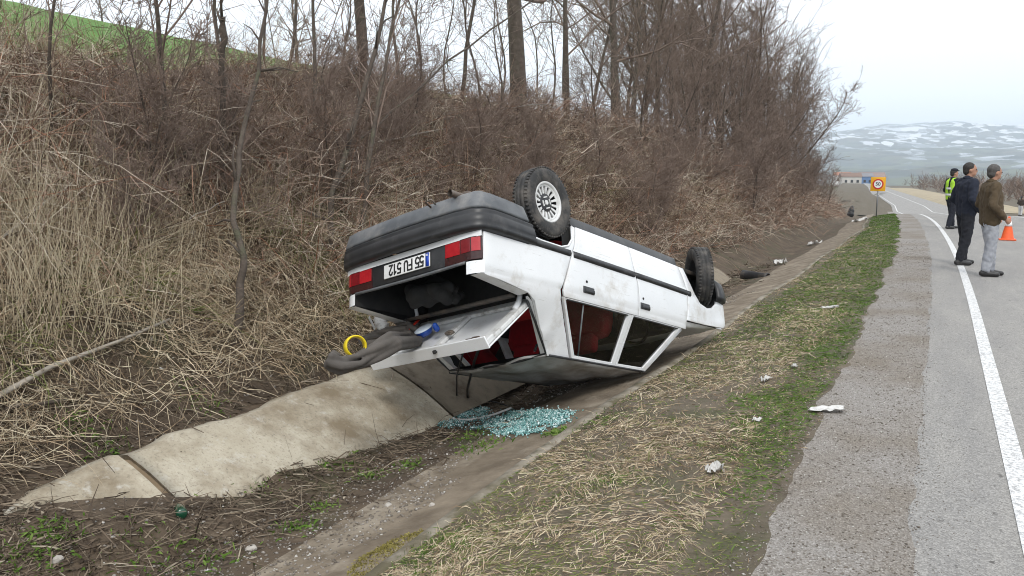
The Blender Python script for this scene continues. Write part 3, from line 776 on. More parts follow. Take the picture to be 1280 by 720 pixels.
# ------------------------------------------------------------------ vegetation
def logu(lo, hi, n): return np.exp(RNG.uniform(math.log(lo), math.log(hi), n))
def polyline(base, dirs, L, n, droop, wig):
    k = len(base); t = np.linspace(0, 1, n)
    P = base[:, None] + dirs[:, None] * (L[:, None] * t)[..., None]
    P[..., 2] -= (droop * L)[:, None] * t ** 2
    w = RNG.normal(size=(k, n, 3)) * (wig * L)[:, None, None] * t[None, :, None]
    w = np.cumsum(w, 1) / np.sqrt(n)
    return P + w
def unit(v): return v / (np.linalg.norm(v, axis=-1, keepdims=True) + 1e-9)
def stuff(name, V, F, tint, mat, label, cat, parent=None):
    o = obj(name, fast_mesh(name, V, F, tint), mat, parent)
    return tag(o, label, cat, kind='stuff')

MT['straw'] = tint_mat('dry_straw_grass', [(0, (.10, .068, .042)), (.25, (.28, .20, .125)), (.55, (.50, .405, .275)), (.78, (.74, .64, .48)), (.86, (.20, .21, .065)), (1, (.10, .155, .03))])
MT['green'] = tint_mat('green_grass', [(0, (.05, .105, .015)), (.5, (.09, .17, .022)), (1, (.17, .235, .06))])
MT['brush'] = tint_mat('brown_bramble_canes', [(0, (.06, .036, .026)), (.3, (.16, .098, .068)), (.55, (.27, .19, .14)), (.78, (.43, .345, .275)), (.88, (.34, .14, .075)), (1, (.66, .58, .47))])
MT['litter'] = tint_mat('twig_litter', [(0, (.05, .036, .026)), (.5, (.14, .105, .075)), (.85, (.27, .22, .16)), (1, (.36, .31, .24))])

def near_car(x, y, pad=0.0):
    m = np.zeros(np.shape(x), bool)
    for (cx, cy) in ((-3.3, 5.3), (-3.2, 6.2), (-3.0, 7.2), (-2.8, 8.2)):
        m |= (np.asarray(x) - cx) ** 2 + (np.asarray(y) - cy) ** 2 < (1.05 + pad) ** 2
    return m
# bramble thicket over the bank: arching canes with side twigs
def thicket():
    n = 24000
    y = logu(2.2, 80, n)
    d0 = 2.45 + 1.5 * ss(9, 4, y) + fbm(y * .6, 0, 71) * 1.0
    dmax = hc(y) / BANK + 2.95 + 2.4 * ss(6, 14, y) + .2
    d = d0 + (dmax - d0) * RNG.random(n) ** np.where(y > 9, 1.25, .85)
    x = sk(y) - d
    keep = ~near_car(x, y, .05) & ~((d < 5.0) & (y < 6.5) & (RNG.random(n) < .72))
    dens = fbm(x * .8, y * .8, 73) + .5
    keep &= RNG.random(n) < .25 + 1.1 * dens
    x, y, d = x[keep], y[keep], d[keep]; n = len(x)
    base = np.stack([x, y, h(x, y) - .03], 1)
    dirs = unit(np.stack([RNG.normal(.35, .55, n), RNG.normal(0, .55, n), RNG.uniform(.35, 1.3, n)], 1))
    L = RNG.gamma(5, .22, n) * (1 + .35 * ss(9, 18, y)) * (.75 + .5 * (fbm(x * .4, y * .4, 75) + .5)) * (1 - .35 * ss(30, 60, y))
    L = np.clip(L, .35, 2.3) * (1 - .35 * ss(12, 6, y) * ss(.55, .95, (d - d0[keep]) / (dmax[keep] - d0[keep]))) * np.where(d < d0[keep] + .5, .65, 1)
    P = polyline(base, dirs, L, 5, RNG.uniform(.15, .8, n), RNG.uniform(.03, .12, n))
    gz = h(P[..., 0], P[..., 1]) + .02; P[..., 2] = np.maximum(P[..., 2], gz)
    r0 = RNG.uniform(.0016, .0045, n) * (1 + y / 20)
    Rd = r0[:, None] * np.linspace(1, .35, 5)[None]
    V1, F1 = strands(P, Rd, 3); T = np.clip(RNG.normal(.57, .33, n) + .7 * fbm(x * .5, y * .5, 77), 0, 1)
    t1 = np.repeat(T, 15)
    # twigs
    m = 75000
    i = RNG.integers(0, n, m); q = RNG.integers(1, 5, m)
    b2 = P[i, q]; par = unit(P[i, q] - P[i, q - 1])
    d2 = unit(par * .6 + RNG.normal(size=(m, 3)) * .7 + np.array([0, 0, .15]))
    L2 = RNG.uniform(.10, .5, m)
    P2 = polyline(b2, d2, L2, 3, RNG.uniform(-.1, .4, m), RNG.uniform(.03, .12, m))
    R2 = (r0[i] * .55)[:, None] * np.linspace(1, .4, 3)[None]
    V2, F2 = strands(P2, R2 * 1.2, 2); t2 = np.repeat(np.clip(T[i] + RNG.normal(.06, .2, m), 0, 1), 6)
    return np.concatenate([V1, V2]), np.concatenate([F1, F2 + len(V1)]), np.concatenate([t1, t2])
stuff('bramble_thicket', *thicket(), MT['brush'], 'tangled leafless brown brambles covering the bank', 'brambles')

def straw_bank():
    n = 84000
    y = logu(1.6, 26, n); d = 2.48 + RNG.gamma(2.0, .82, n) * (1 + .55 * ss(8, 4, y)) + .25 * ss(5, 12, y) + .35 * fbm(y * 1.2, 2, 81)
    x = sk(y) - d
    cl = fbm(x * 1.3, y * 1.3, 83) + .5
    keep = (d < 5.6 + RNG.random(n) * 1.6) & (RNG.random(n) < .15 + 1.2 * cl) & ~near_car(x, y, -.05) & ((y < 8.5) | (RNG.random(n) < .5))
    x, y, d = x[keep], y[keep], d[keep]; n = len(x)
    base = np.stack([x, y, h(x, y) - .02], 1)
    az = fbm(x * .9, y * .9, 85) * 9
    lean = np.stack([np.cos(az) * .7 + .25, np.sin(az) * .8, 0 * x], 1)
    dirs = unit(lean * .6 + RNG.normal(size=(n, 3)) * .75 + np.array([0, 0, .95]) * np.where(RNG.random(n) < .3, RNG.uniform(1.2, 2.2, n), RNG.uniform(.0, .9, n))[:, None])
    dirs[:, 2] = np.abs(dirs[:, 2])
    L = np.clip(RNG.gamma(6, .085, n), .15, 1.15) * (.7 + .45 * ss(3.0, 4.4, d))
    P = polyline(base, dirs, L, 5, RNG.uniform(.1, .9, n), RNG.uniform(.03, .13, n))
    P[..., 2] = np.maximum(P[..., 2], h(P[..., 0], P[..., 1]) + .01 + .05 * RNG.random(n)[:, None])
    Rd = (RNG.uniform(.0010, .0028, n) * (1 + y / 16))[:, None] * np.array([1, 1, .85, .6, .15])[None]
    V, F = strands(P, Rd, 2)
    T = np.clip(RNG.normal(.47, .26, n) + .35 * fbm(x * .8, y * .8, 87), 0, .8)
    g = (fbm(x * .9, y * .9, 89) > .12) & (RNG.random(n) < .28)
    T = np.where(g, RNG.uniform(.84, 1, n), T)
    return V, F, np.repeat(T, 10)
stuff('bank_grass', *straw_bank(), MT['straw'], 'long dry straw-coloured grass lying over the lower bank', 'grass')

def stalks():
    n = 5200
    y = logu(2.0, 11, n); d = RNG.uniform(3.1, 6.0, n); x = sk(y) - d
    k = (RNG.random(n) < np.clip(.15 + 2.2 * fbm(x * 1.1, y * 1.1, 88) + .5 * ss(6.5, 3.5, y), 0, 1)) & ~near_car(x, y); x, y = x[k], y[k]; n = len(x)
    base = np.stack([x, y, h(x, y) - .02], 1); L = np.clip(RNG.gamma(9, .085, n), .35, 1.3)
    dirs = unit(np.stack([RNG.normal(.1, .22, n), RNG.normal(0, .22, n), np.ones(n)], 1))
    P = polyline(base, dirs, L, 5, RNG.uniform(0, .25, n), RNG.uniform(.02, .06, n))
    V, F = strands(P, RNG.uniform(.0016, .0035, n)[:, None] * np.array([1, 1, .9, .7, .4])[None], 3)
    return V, F, np.repeat(np.clip(RNG.normal(.70, .12, n), .2, .8), 15)
stuff('dry_stalks', *stalks(), MT['straw'], 'tall upright pale dry stalks standing on the bank', 'stalks')

def short_grass(n, ylo, yhi, zone, lmean, tintf, rmul=1.0, flat=.8, seed=91, npt=4):
    y = logu(ylo, yhi, n); a = gr_edge(y); b = sk(y)
    u = RNG.random(n); x = a + (b - a) * u
    keep = zone(x, y, u)
    x, y = x[keep], y[keep]; n = len(x)
    base = np.stack([x, y, h(x, y) - .008], 1)
    az = fbm(x * 2.2, y * 2.2, seed) * 14
    dirs = unit(np.stack([np.cos(az), np.sin(az), 0 * x], 1) * flat + RNG.normal(size=(n, 3)) * .45 + np.array([0, 0, .75]))
    dirs[:, 2] = np.abs(dirs[:, 2])
    L = np.clip(RNG.gamma(6, lmean / 6, n), .02, .3)
    P = polyline(base, dirs, L, npt, RNG.uniform(.3, 1.0, n), RNG.uniform(.04, .12, n))
    P[..., 2] = np.maximum(P[..., 2], h(P[..., 0], P[..., 1]) + .004)
    Rd = (RNG.uniform(.0007, .0016, n) * rmul * (1 + y / 9))[:, None] * (np.array([1, 1, .7, .15]) if npt == 4 else np.array([1, .9, .15]))[None]
    V, F = strands(P, Rd, 2)
    return V, F, np.repeat(tintf(n, x, y), 2 * npt)
# dry matted grass covers the ditch half of the verge, green patches grow towards the shoulder
def dry_zone(x, y, u):
    m = fbm(x * 1.6, y * 1.6, 93)
    return (u > .30 + .2 * fbm(y * .7, 5, 94) - .1) & (RNG.random(len(x)) < np.clip(.55 + 2.2 * m - .5 * ss(7, 13, y), .03, 1))
def green_zone(x, y, u):
    m = fbm(x * 1.9, y * 1.3, 95)
    edge = np.exp(-((u - .14 - .12 * fbm(y * .8, 7, 98)) / .10) ** 2) * ss(3.6, 4.6, y)
    return RNG.random(len(x)) < np.clip(.02 + np.maximum(m - .06, 0) * 4.5 + edge * .9 + .75 * ss(6, 11, y) * (u < .85), 0, 1) * (u > .02)
V, F, T = short_grass(82000, 2.0, 30, dry_zone, .085, lambda n, x, y: np.where(RNG.random(n) < .07, RNG.uniform(.84, 1, n), np.clip(RNG.normal(.50, .2, n) + .4 * fbm(x * 1.5, y * 1.5, 96), .1, .8)))
stuff('verge_dry_grass', V, F, T, MT['straw'], 'matted dry yellow grass on the verge beside the ditch', 'grass')
V, F, T = short_grass(92000, 2.1, 46, green_zone, .055, lambda n, x, y: np.clip(RNG.normal(.45, .22, n) + .4 * fbm(x * 1.5, y * 1.5, 97), 0, 1), 1.15, .35)
stuff('verge_green_grass', V, F, T, MT['green'], 'patches of short green grass along the shoulder edge', 'grass')
# fine short turf under both
def turf_zone(x, y, u): return RNG.random(len(x)) < np.clip(.55 + 1.8 * fbm(x * 2.6, y * 2.6, 99) - .55 * np.exp(-((u - .02) / .05) ** 2), .08, 1)
V, F, T = short_grass(78000, 2.0, 24, turf_zone, .038, lambda n, x, y: np.where(RNG.random(n) < np.clip(.38 + 1.8 * fbm(x * 1.3, y * 1.3, 100), .1, .85), RNG.uniform(.83, 1, n), np.clip(RNG.normal(.32, .2, n), 0, .75)), 1.0, .3, 92, 3)
stuff('verge_turf', V, F, T, MT['straw'], 'fine short brown and green turf covering the verge soil', 'turf')
# small green weeds in the ditch and on the bare strip above the wall
def weeds():
    Vs, Fs, Ts, n0 = [], [], [], 0
    spots = [(400, 635), (512, 582), (150, 575), (465, 500 + 95), (700, 540), (590, 545), (255, 585), (60, 665), (55, 690), (190, 690), (260, 700), (320, 605), (420, 580), (250, 500), (95, 530), (600, 560), (370, 660), (130, 560), (30, 700)]
    for (u, v) in spots:
        c = hit(u, v); k = RNG.integers(70, 170); sp = RNG.uniform(.05, .13)
        x = c.x + RNG.normal(size=k) * sp; y = c.y + RNG.normal(size=k) * sp
        base = np.stack([x, y, h(x, y) - .005], 1)
        dirs = unit(np.concatenate([RNG.normal(size=(k, 2)) * .7, np.ones((k, 1)) * .8], 1)); L = RNG.uniform(.03, .09, k)
        P = polyline(base, dirs, L, 4, RNG.uniform(.2, .8, k), np.full(k, .06))
        Rd = RNG.uniform(.003, .007, k)[:, None] * np.array([.3, 1, .9, .15])[None]
        V, F = strands(P, Rd, 2); Vs.append(V); Fs.append(F + n0); n0 += len(V); Ts.append(np.repeat(RNG.uniform(.2, 1, k), 8))
    return np.concatenate(Vs), np.concatenate(Fs), np.concatenate(Ts)
stuff('ditch_weeds', *weeds(), MT['green'], 'low green weeds sprouting in the muddy ditch', 'weeds')
# twig and straw litter
def litter():
    n = 34000
    y = logu(1.7, 20, n); d = RNG.uniform(.75, 4.1, n); x = sk(y) - d
    keep = (RNG.random(n) < .25 + 1.1 * (fbm(x * 2, y * 2, 101) + .45)) & ~((d > 1.75) & (d < 2.32) & (RNG.random(n) < .985) & (y > 2.6))
    keep &= (d > 1.15) | (RNG.random(n) < .12)
    x, y = x[keep], y[keep]; n = len(x)
    base = np.stack([x, y, h(x, y) + .008], 1)
    dirs = unit(np.concatenate([RNG.normal(size=(n, 2)), RNG.uniform(-.02, .35, (n, 1))], 1)); L = np.clip(RNG.gamma(2.5, .05, n), .03, .5)
    P = polyline(base, dirs, L, 3, RNG.uniform(0, .3, n), RNG.uniform(.05, .15, n))
    P[..., 2] = np.maximum(P[..., 2], h(P[..., 0], P[..., 1]) + .006)
    V, F = strands(P, (RNG.uniform(.0012, .0035, n) * (1 + y / 12))[:, None] * np.array([1, .9, .5])[None] * 1.15, 2)
    return V, F, np.repeat(np.clip(RNG.normal(.45, .28, n), 0, 1), 6)
stuff('twig_litter', *litter(), MT['litter'], 'dead twigs and stalks scattered over the ditch bed', 'twigs')
# dead leaves
def leaves():
    n = 9000
    y = logu(1.7, 12, n); d = RNG.uniform(1.0, 4.6, n); x = sk(y) - d
    k = ~((d > 1.72) & (d < 2.25) & (y > 2.6)) & (RNG.random(n) < .2 + 1.2 * (fbm(x * 2.4, y * 2.4, 105) + .4)); x, y = x[k], y[k]; n = len(x)
    s = RNG.uniform(.008, .02, n); a = RNG.uniform(0, 2 * PI, n); ca, sa = np.cos(a), np.sin(a)
    q = np.array([[-1, 0], [0, -.5], [1, 0], [0, .5]]); X = q[None, :, 0] * s[:, None]; Y = q[None, :, 1] * s[:, None]
    V = np.stack([x[:, None] + X * ca[:, None] - Y * sa[:, None], y[:, None] + X * sa[:, None] + Y * ca[:, None], (h(x, y) + .008)[:, None] + RNG.normal(size=(n, 4)) * (s * .35)[:, None] + .004], -1).reshape(-1, 3)
    return V, np.arange(4 * n).reshape(n, 4), np.repeat(np.clip(RNG.normal(.4, .3, n), 0, 1), 4)
stuff('dead_leaves', *leaves(), MT['litter'], 'brown dead leaves strewn over the ditch soil', 'leaves')
# loose stones
def stones(n, yl, yh, xa, xb, smin, smax, mask=None):
    y = logu(yl, yh, n); x = xa(y) + (xb(y) - xa(y)) * RNG.random(n)
    if mask is not None:
        k = mask(x, y); x, y = x[k], y[k]
    n = len(x); s = np.exp(RNG.uniform(math.log(smin), math.log(smax), n)) * (1 + y / 25)
    O = np.array([[1, 0, 0], [-1, 0, 0], [0, 1, 0], [0, -1, 0], [0, 0, 1], [0, 0, -1]], float)
    V = O[None] * s[:, None, None] * RNG.uniform(.55, 1.15, (n, 6, 1)); V += RNG.normal(size=(n, 6, 3)) * (s * .18)[:, None, None]
    V[..., 2] *= .65
    a = RNG.uniform(0, 2 * PI, n); c, sn = np.cos(a)[:, None], np.sin(a)[:, None]
    V[..., 0], V[..., 1] = V[..., 0] * c - V[..., 1] * sn, V[..., 0] * sn + V[..., 1] * c
    V += np.stack([x, y, h(x, y) + s * .2], 1)[:, None]
    f = np.array([[0, 2, 4], [2, 1, 4], [1, 3, 4], [3, 0, 4], [2, 0, 5], [1, 2, 5], [3, 1, 5], [0, 3, 5]])
    F = (np.arange(n)[:, None, None] * 6 + f[None]).reshape(-1, 3)
    me = fast_mesh('stones', V.reshape(-1, 3), F, np.repeat(RNG.random(n), 6), smooth=False)
    return me
MT['stone'] = tint_mat('loose_stone', [(0, (.13, .11, .09)), (.5, (.24, .21, .18)), (.85, (.34, .31, .28)), (1, (.62, .60, .56))])
o = obj('shoulder_gravel', stones(10000, 2.4, 22, lambda y: sr(y) + .02, lambda y: gr_edge(y) - .12, .0025, .0075), MT['stone']); tag(o, 'loose crushed stones on the gravel shoulder', 'gravel', kind='stuff')
o = obj('asphalt_grit', stones(2200, 2.4, 14, lambda y: sr(y) + .30 * RNG.random(len(y)), lambda y: sr(y) - .03, .0018, .0042), MT['stone']); tag(o, 'fine grit strewn over the asphalt edge', 'grit', kind='stuff')
o = obj('ditch_gravel', stones(6500, 2.0, 14, lambda y: sk(y) - .35, lambda y: sk(y) - 1.35, .004, .013, lambda x, y: fbm(x * 1.2, y * 1.0, 111) + .28 * ss(.45, .8, sk(y) - x) - .30 * ss(4.2, 5.2, y) + .3 * ss(7.2, 8.2, y) > 0), MT['stone']); tag(o, 'pale gravel washed onto the ditch slab', 'gravel', kind='stuff')
o = obj('bank_pebbles', stones(1800, 1.8, 12, lambda y: sk(y) - 1.2, lambda y: sk(y) - 3.6, .006, .017), MT['stone']); tag(o, 'scattered pebbles on the soil above the ditch wall', 'pebbles', kind='stuff')

# ------------------------------------------------------------------ trees
MT['bark'] = pmat('grey_brown_bark', (.066, .050, .039), (.115, .092, .073), 9, .9, bmp=1.0, bscale=45, bdist=.02, dirt=((.10, .105, .06), 4, .54, .75))
MT['twig'] = pmat('twig_bark', (.15, .105, .082), (.235, .176, .142), 3, .9)
MT['pale_bark'] = pmat('pale_dead_wood', (.36, .32, .27), (.27, .24, .20), 9, .9, bmp=.4, bscale=50)
def grow_tree(seed, H, r0, limbs=12, first=.3, fork=False, twig=1.0, wander=.05, lean=(0, 0), up=.75, rmin=.0035):
    rg = np.random.default_rng(seed)
    T = []; B = {2: [], 3: [], 4: []}
    def path(p, d, L, n, wig, upw):
        pts = [np.array(p)]; d = np.array(d, float)
        for i in range(n - 1):
            d = d + rg.normal(size=3) * wig + np.array([0, 0, upw]); d /= np.linalg.norm(d)
            pts.append(pts[-1] + d * L / (n - 1))
        return np.array(pts)
    stems = [((0, 0, -.15), (lean[0], lean[1], 1), H, r0)]
    if fork:
        stems += [((0.03, 0, .1 * H), (lean[0] + rg.normal() * .35, lean[1] + rg.normal() * .35, 1), H * .85, r0 * .75)]
    trunk_meshes = []; tV = []; tF = []; n0 = 0
    for p, d, L, r in stems:
        P = path(p, np.array(d) / np.linalg.norm(d), L, 12, wander, .03)
        V, F = tube_vf(P, list(r * (1.15 - np.linspace(0, 1, 12) * .9)), 9); V = np.array([tuple(v) for v in V])
        q = [f for f in F if len(f) == 4]; tV.append(V); tF.append(np.array(q) + n0); n0 += len(V)
        for i in range(limbs):
            f = first + (1 - first) * (i + rg.random()) / limbs
            k = f * 11; a = int(min(k, 10)); b = P[a] + (P[a + 1] - P[a]) * (k - a)
            az = rg.uniform(0, 2 * PI); dd = np.array([math.cos(az), math.sin(az), up * rg.uniform(.4, 1.7)])
            LL = L * rg.uniform(.22, .46) * (1.25 - f * .75); rr = max(r * (1.1 - f * .9) * rg.uniform(.32, .55), .006)
            Q = path(b, dd / np.linalg.norm(dd), LL, 6, .16, .06); B[2].append((Q, rr))
            for j in range(rg.integers(4, 8)):
                c = rg.integers(1, 6); dd = rg.normal(size=3) * .75 + (Q[c] - Q[c - 1]) / np.linalg.norm(Q[c] - Q[c - 1]) + np.array([0, 0, .25])
                Q2 = path(Q[c], dd / np.linalg.norm(dd), LL * rg.uniform(.25, .6), 5, .18, .05); B[3].append((Q2, rr * .45))
                for j2 in range(int(rg.integers(2, 5) * twig)):
                    c2 = rg.integers(1, 5); dd = rg.normal(size=3) * .8 + (Q2[c2] - Q2[c2 - 1]) / np.linalg.norm(Q2[c2] - Q2[c2 - 1]) + np.array([0, 0, .2])
                    B[4].append((path(Q2[c2], dd / np.linalg.norm(dd), LL * rg.uniform(.12, .32), 4, .2, .03), rr * .24))
    cV, cF, m0 = [], [], 0
    for lv, ns in ((2, 5), (3, 3), (4, 3)):
        if not B[lv]: continue
        P = np.stack([b[0] for b in B[lv]]); rr = np.array([b[1] for b in B[lv]]); n = P.shape[1]
        V, F = strands(P, np.maximum(rr[:, None] * np.linspace(1, .4, n)[None], rmin), ns); cV.append(V); cF.append(F + m0); m0 += len(V)
    return fast_mesh('trunk', np.concatenate(tV), np.concatenate(tF)), fast_mesh('crown', np.concatenate(cV), np.concatenate(cF))
PROTO = {
    'big': grow_tree(1, 9.5, .19, 16, .28, wander=.03, twig=1.3),
    'fork': grow_tree(2, 6.5, .075, 11, .25, fork=True),
    'slim': grow_tree(3, 7.0, .06, 14, .30, up=1.3),
    'slim2': grow_tree(4, 7.5, .085, 20, .18, up=1.1, twig=1.7, rmin=.006),
    'bushy': grow_tree(5, 6.5, .075, 26, .08, fork=True, up=1.0, twig=1.9, rmin=.006),
    'bushy2': grow_tree(6, 6.0, .065, 26, .05, fork=True, up=.85, twig=1.9, wander=.07, rmin=.006),
    'sapling': grow_tree(7, 4.2, .024, 12, .25, up=1.2, twig=1.0, wander=.10),
    'sapling2': grow_tree(8, 4.6, .028, 12, .25, up=1.3, twig=1.0, wander=.11, lean=(.15, .2)),
    'shrub': grow_tree(10, 3.0, .022, 24, .02, fork=True, up=.9, twig=2.0, wander=.09, rmin=.0045),
    'shrub2': grow_tree(11, 2.7, .020, 24, .02, fork=True, up=.7, twig=2.0, wander=.11, rmin=.0045),
    'round': grow_tree(9, 3.0, .07, 22, .22, up=.7, twig=1.8),
}
_used = set()
def tree(name, proto, p, scale, rz, label, group=None, tilt=(0, 0), cat='tree'):
    o = empty(name, p); o.rotation_euler = (tilt[0], tilt[1], rz); o.scale = (scale,) * 3
    tm, cm = PROTO[proto]
    if not tm.materials: tm.materials.append(MT['bark'])
    if not cm.materials: cm.materials.append(MT['twig'])
    link(bpy.data.objects.new('trunk', tm), o); link(bpy.data.objects.new('crown', cm), o)
    return tag(o, label, cat, group)
def crest(u, off=0.0):
    """point on the bank crest line (pushed back by off metres) in the direction of image column u"""
    y = np.arange(3, 70, .1); x = xc(y) - off; c = cam_rows.T @ np.stack([x, y, h(x, y) - CAM_H])
    i = int(np.argmin(np.abs(640 + 1000 * c[0] / c[2] - u)))
    return on_ground(x[i], y[i], -.05)
tree('tall_tree', 'big', crest(648, .2), 1.0, 2.2, 'thickest straight bare trunk standing on the bank crest', tilt=(0, .02))
tree('forked_tree', 'fork', crest(458, .1), 1.05, .6, 'bare tree forking low into several stems on the bank crest', tilt=(.05, -.08))
tree('slender_tree', 'slim', crest(575, .4), .75, 1.1, 'thin upright bare tree between the forked tree and the thickest trunk')
tree('forked_tree', 'fork', crest(708, .2), 1.1, 3.4, 'dark bare tree forking just beside the thickest trunk', tilt=(-.05, 0))
tree('stout_tree', 'big', crest(768, .0), .72, .4, 'brown stout trunk at the edge of the bare grove on the crest')
g_ = 'bare trees of the grove on the bank'
k_ = 0
for u, off, pr, sc in ((735, 1.0, 'slim', .9), (790, .3, 'slim2', 1.0), (806, 1.2, 'bushy', 1.0), (822, .2, 'slim2', 1.05), (838, .8, 'bushy2', 1.1), (852, -.3, 'slim', 1.1), (868, .8, 'bushy', 1.05), (880, .1, 'slim2', 1.05),
                       (893, 1.0, 'bushy2', 1.15), (905, -.2, 'slim', 1.1), (917, .5, 'bushy', 1.1), (928, .9, 'slim2', 1.05), (938, -.2, 'bushy2', 1.15), (948, .4, 'slim', 1.05), (957, .0, 'bushy', 1.1), (966, .6, 'bushy2', 1.1), (974, -.2, 'bushy', .95),
                       (982, .3, 'bushy2', 1.0), (990, .0, 'bushy', .9), (780, 2.2, 'bushy2', 1.0), (860, 2.4, 'bushy', 1.1), (920, 2.6, 'bushy2', 1.1),
                       (750, -1.0, 'bushy2', .5), (800, -1.2, 'bushy', .55), (835, -1.0, 'bushy2', .6), (870, -1.2, 'bushy', .6), (900, -1.0, 'bushy2', .65), (925, -1.2, 'bushy', .65), (950, -.9, 'bushy2', .65), (970, -1.0, 'bushy', .6)):
    k_ += 1
    lab_, g_ = (('low bushy young tree on the slope in front of the bare grove', 'young trees in front of the grove') if off < -.8 else ('slim upright leafless tree in the dense grove on the bank crest', 'slim trees of the grove') if pr[0] == 's' else ('many-stemmed bushy leafless tree in the dense grove on the bank crest', 'bushy trees of the grove'))
    tree('bare_tree', pr, crest(u, off), sc * (1.0 + .22 * (u > 850)), k_ * 1.7, lab_, g_, tilt=(.05 * math.sin(k_), .06 * math.cos(k_ * 2)))
for i in range(34):          # leafless shrubs on the bank face
    y_ = float(np.exp(np.interp(i / 33, [0, 1], [math.log(9.0), math.log(62)]))) ; d_ = 2.7 + 1.9 * ((i * .618) % 1)
    if i % 2: d_ = 3.6 + 1.6 * ((i * .37) % 1) * float(hc(y_)) / 3
    tree('bare_shrub', ('shrub', 'shrub2')[i % 2], on_ground(float(sk(y_)) - d_, y_, -.05), (.8 + .4 * ((i * .77) % 1)) * float(np.interp(y_, [9, 16, 30, 60], [.40, .55, .95, 1.1])), i * 2.1,
         'leafless brown shrub on the bank face beyond the upturned car', 'shrubs on the bank face', tilt=(.1 * math.sin(i), .22), cat='shrub')
for i in range(16):          # thin young growth on the upper bank above the car
    y_ = 4.6 + 9.2 * (i / 15) + .3 * math.sin(i * 3.3); d_ = 4.0 + (.7 if y_ < 8 else 2.0) * ((i * .618) % 1)
    tree('thin_shrub', ('shrub2', 'shrub')[i % 2], on_ground(float(sk(y_)) - d_, y_, -.05), .42 + .30 * ((i * .77) % 1), i * 1.3, 'thin leafless young shrub on the upper bank behind the upturned bumper', 'thin shrubs on the upper bank', tilt=(.12 * math.sin(i * 2), .12), cat='shrub')
for i, u in enumerate((330, 362, 425, 500, 532, 556, 602, 628, 672, 690)):
    tree('slim_sapling', ('sapling', 'sapling2')[i % 2], crest(u, .3 + .5 * (i % 3)), .8 + .3 * ((i * .618) % 1), i * 2.3, 'slim bare sapling standing among the thicker trunks on the bank crest', 'slim saplings along the crest', tilt=(.08 * math.sin(i), .1 * math.cos(i * 1.7)))
for u, sc in ((1002, .62), (1012, .5)):
    tree('bare_tree', 'bushy2', crest(u, -.3), sc, u * .3, 'small leafless tree at the low end of the bank', 'small trees at the low end of the bank')
p_ = hit(1034, 262); tree('lone_tree', 'bushy', on_ground(p_.x, p_.y, -.05), .50, 1.0, 'lone leaning bare tree on the far tip of the bank before the snowy hills', tilt=(.05, .14))
# trees against the sky on the field
for (u, v, D, pr, sc, lab) in ((128, 22, 66, 'round', .95, 'small round bare tree alone on the green field skyline'), (262, 52, 66, 'round', .62, 'tiny bare tree on the green field skyline'),
                               (372, 74, 40, 'round', 1.3, 'wide bare tree behind the bank where the green field ends'), (345, 70, 44, 'slim', .55, 'slim bare tree beside the wide tree at the field edge')):
    dr_ = ray_dir(u, v); t_ = D / math.hypot(dr_[0], dr_[1]); x_, y_ = dr_[0] * t_, dr_[1] * t_
    tree('field_tree', pr, on_ground(x_, y_, -.1), sc, u, lab)
# saplings rooted on the face of the bank
for (u, v, pr, sc, rz, tilt, lab) in ((212, 262, 'sapling2', 1.0, 4.6, (0, .05), 'upright sapling on the bank face left of the snapped trunk'),
                                      (296, 225, 'sapling', 1.1, 2.0, (-.04, .17), 'leaning sapling on the bank face right of the snapped trunk'),
                                      (392, 200, 'sapling', 1.15, .5, (-.05, .10), 'leaning sapling rising from the brambles below the forked tree'),
                                      (445, 330, 'sapling2', 1.05, 1.2, (-.12, .30), 'crooked sapling leaning up from behind the upturned bumper'),
                                      (60, 210, 'sapling', .75, 3.1, (0, -.2), 'thin arching sapling below the skyline of the green field'),
                                      (520, 190, 'sapling', .85, 5.1, (0, .1), 'thin sapling among the brambles above the upturned boot'),
                                      (620, 180, 'sapling2', .8, 2.6, (0, .0), 'thin sapling below the thickest trunk')):
    p_ = hit(u, v); tree('sapling', pr, on_ground(p_.x, p_.y, -.05), sc, rz, lab, tilt=tilt)
# snapped trunk and a gnarled one
def loose_wood(name, pts, rad, mat, label, cat, n=8, twigs=0, seed=0, lift=0.0):
    P = [Vector(p) for p in pts]
    Q = []                                               # resample with a little wander
    rg = np.random.default_rng(seed)
    for i in range(len(P) - 1):
        for f in (0, .33, .66): Q.append(P[i].lerp(P[i + 1], f) + Vector(rg.normal(size=3) * .012))
    Q.append(P[-1]); rr = list(np.interp(np.linspace(0, 1, len(Q)), np.linspace(0, 1, len(rad)), rad))
    m = MB().tube(Q, rr, n)
    for i in range(twigs):
        c = rg.integers(2, len(Q) - 1); d = (Q[c] - Q[c - 1]).normalized() + Vector(rg.normal(size=3) * .6)
        L = rg.uniform(.15, .5); a = Q[c]; b = a + d.normalized() * L * .5; e = b + (d.normalized() + Vector(rg.normal(size=3) * .3)).normalized() * L * .5
        m.tube([a, b, e], [rr[c] * .6, rr[c] * .45, rr[c] * .2], 5)
    o = m.build(name, mat); c0 = P[0].copy()
    o.data.transform(Matrix.Translation(-c0)); o.location = c0
    return tag(o, label, cat)
def air(u, v, dist):
    d = ray_dir(u, v); d = d / np.linalg.norm(d); return Vector(d * dist) + Vector((0, 0, CAM_H))
b_ = hit(276, 255); D_ = (b_ - Vector((0, 0, CAM_H))).length
loose_wood('snapped_trunk', [b_ - Vector((0, 0, .1)), air(277, 140, D_), air(279, 60, D_), air(279, 38, D_), air(281, 21, D_)], [.034, .031, .029, .042, .010], MT['bark'], 'dead trunk snapped off at the top standing in the brambles', 'trunk', twigs=3, seed=5)
b_ = hit(292, 432); D_ = (b_ - Vector((0, 0, CAM_H))).length
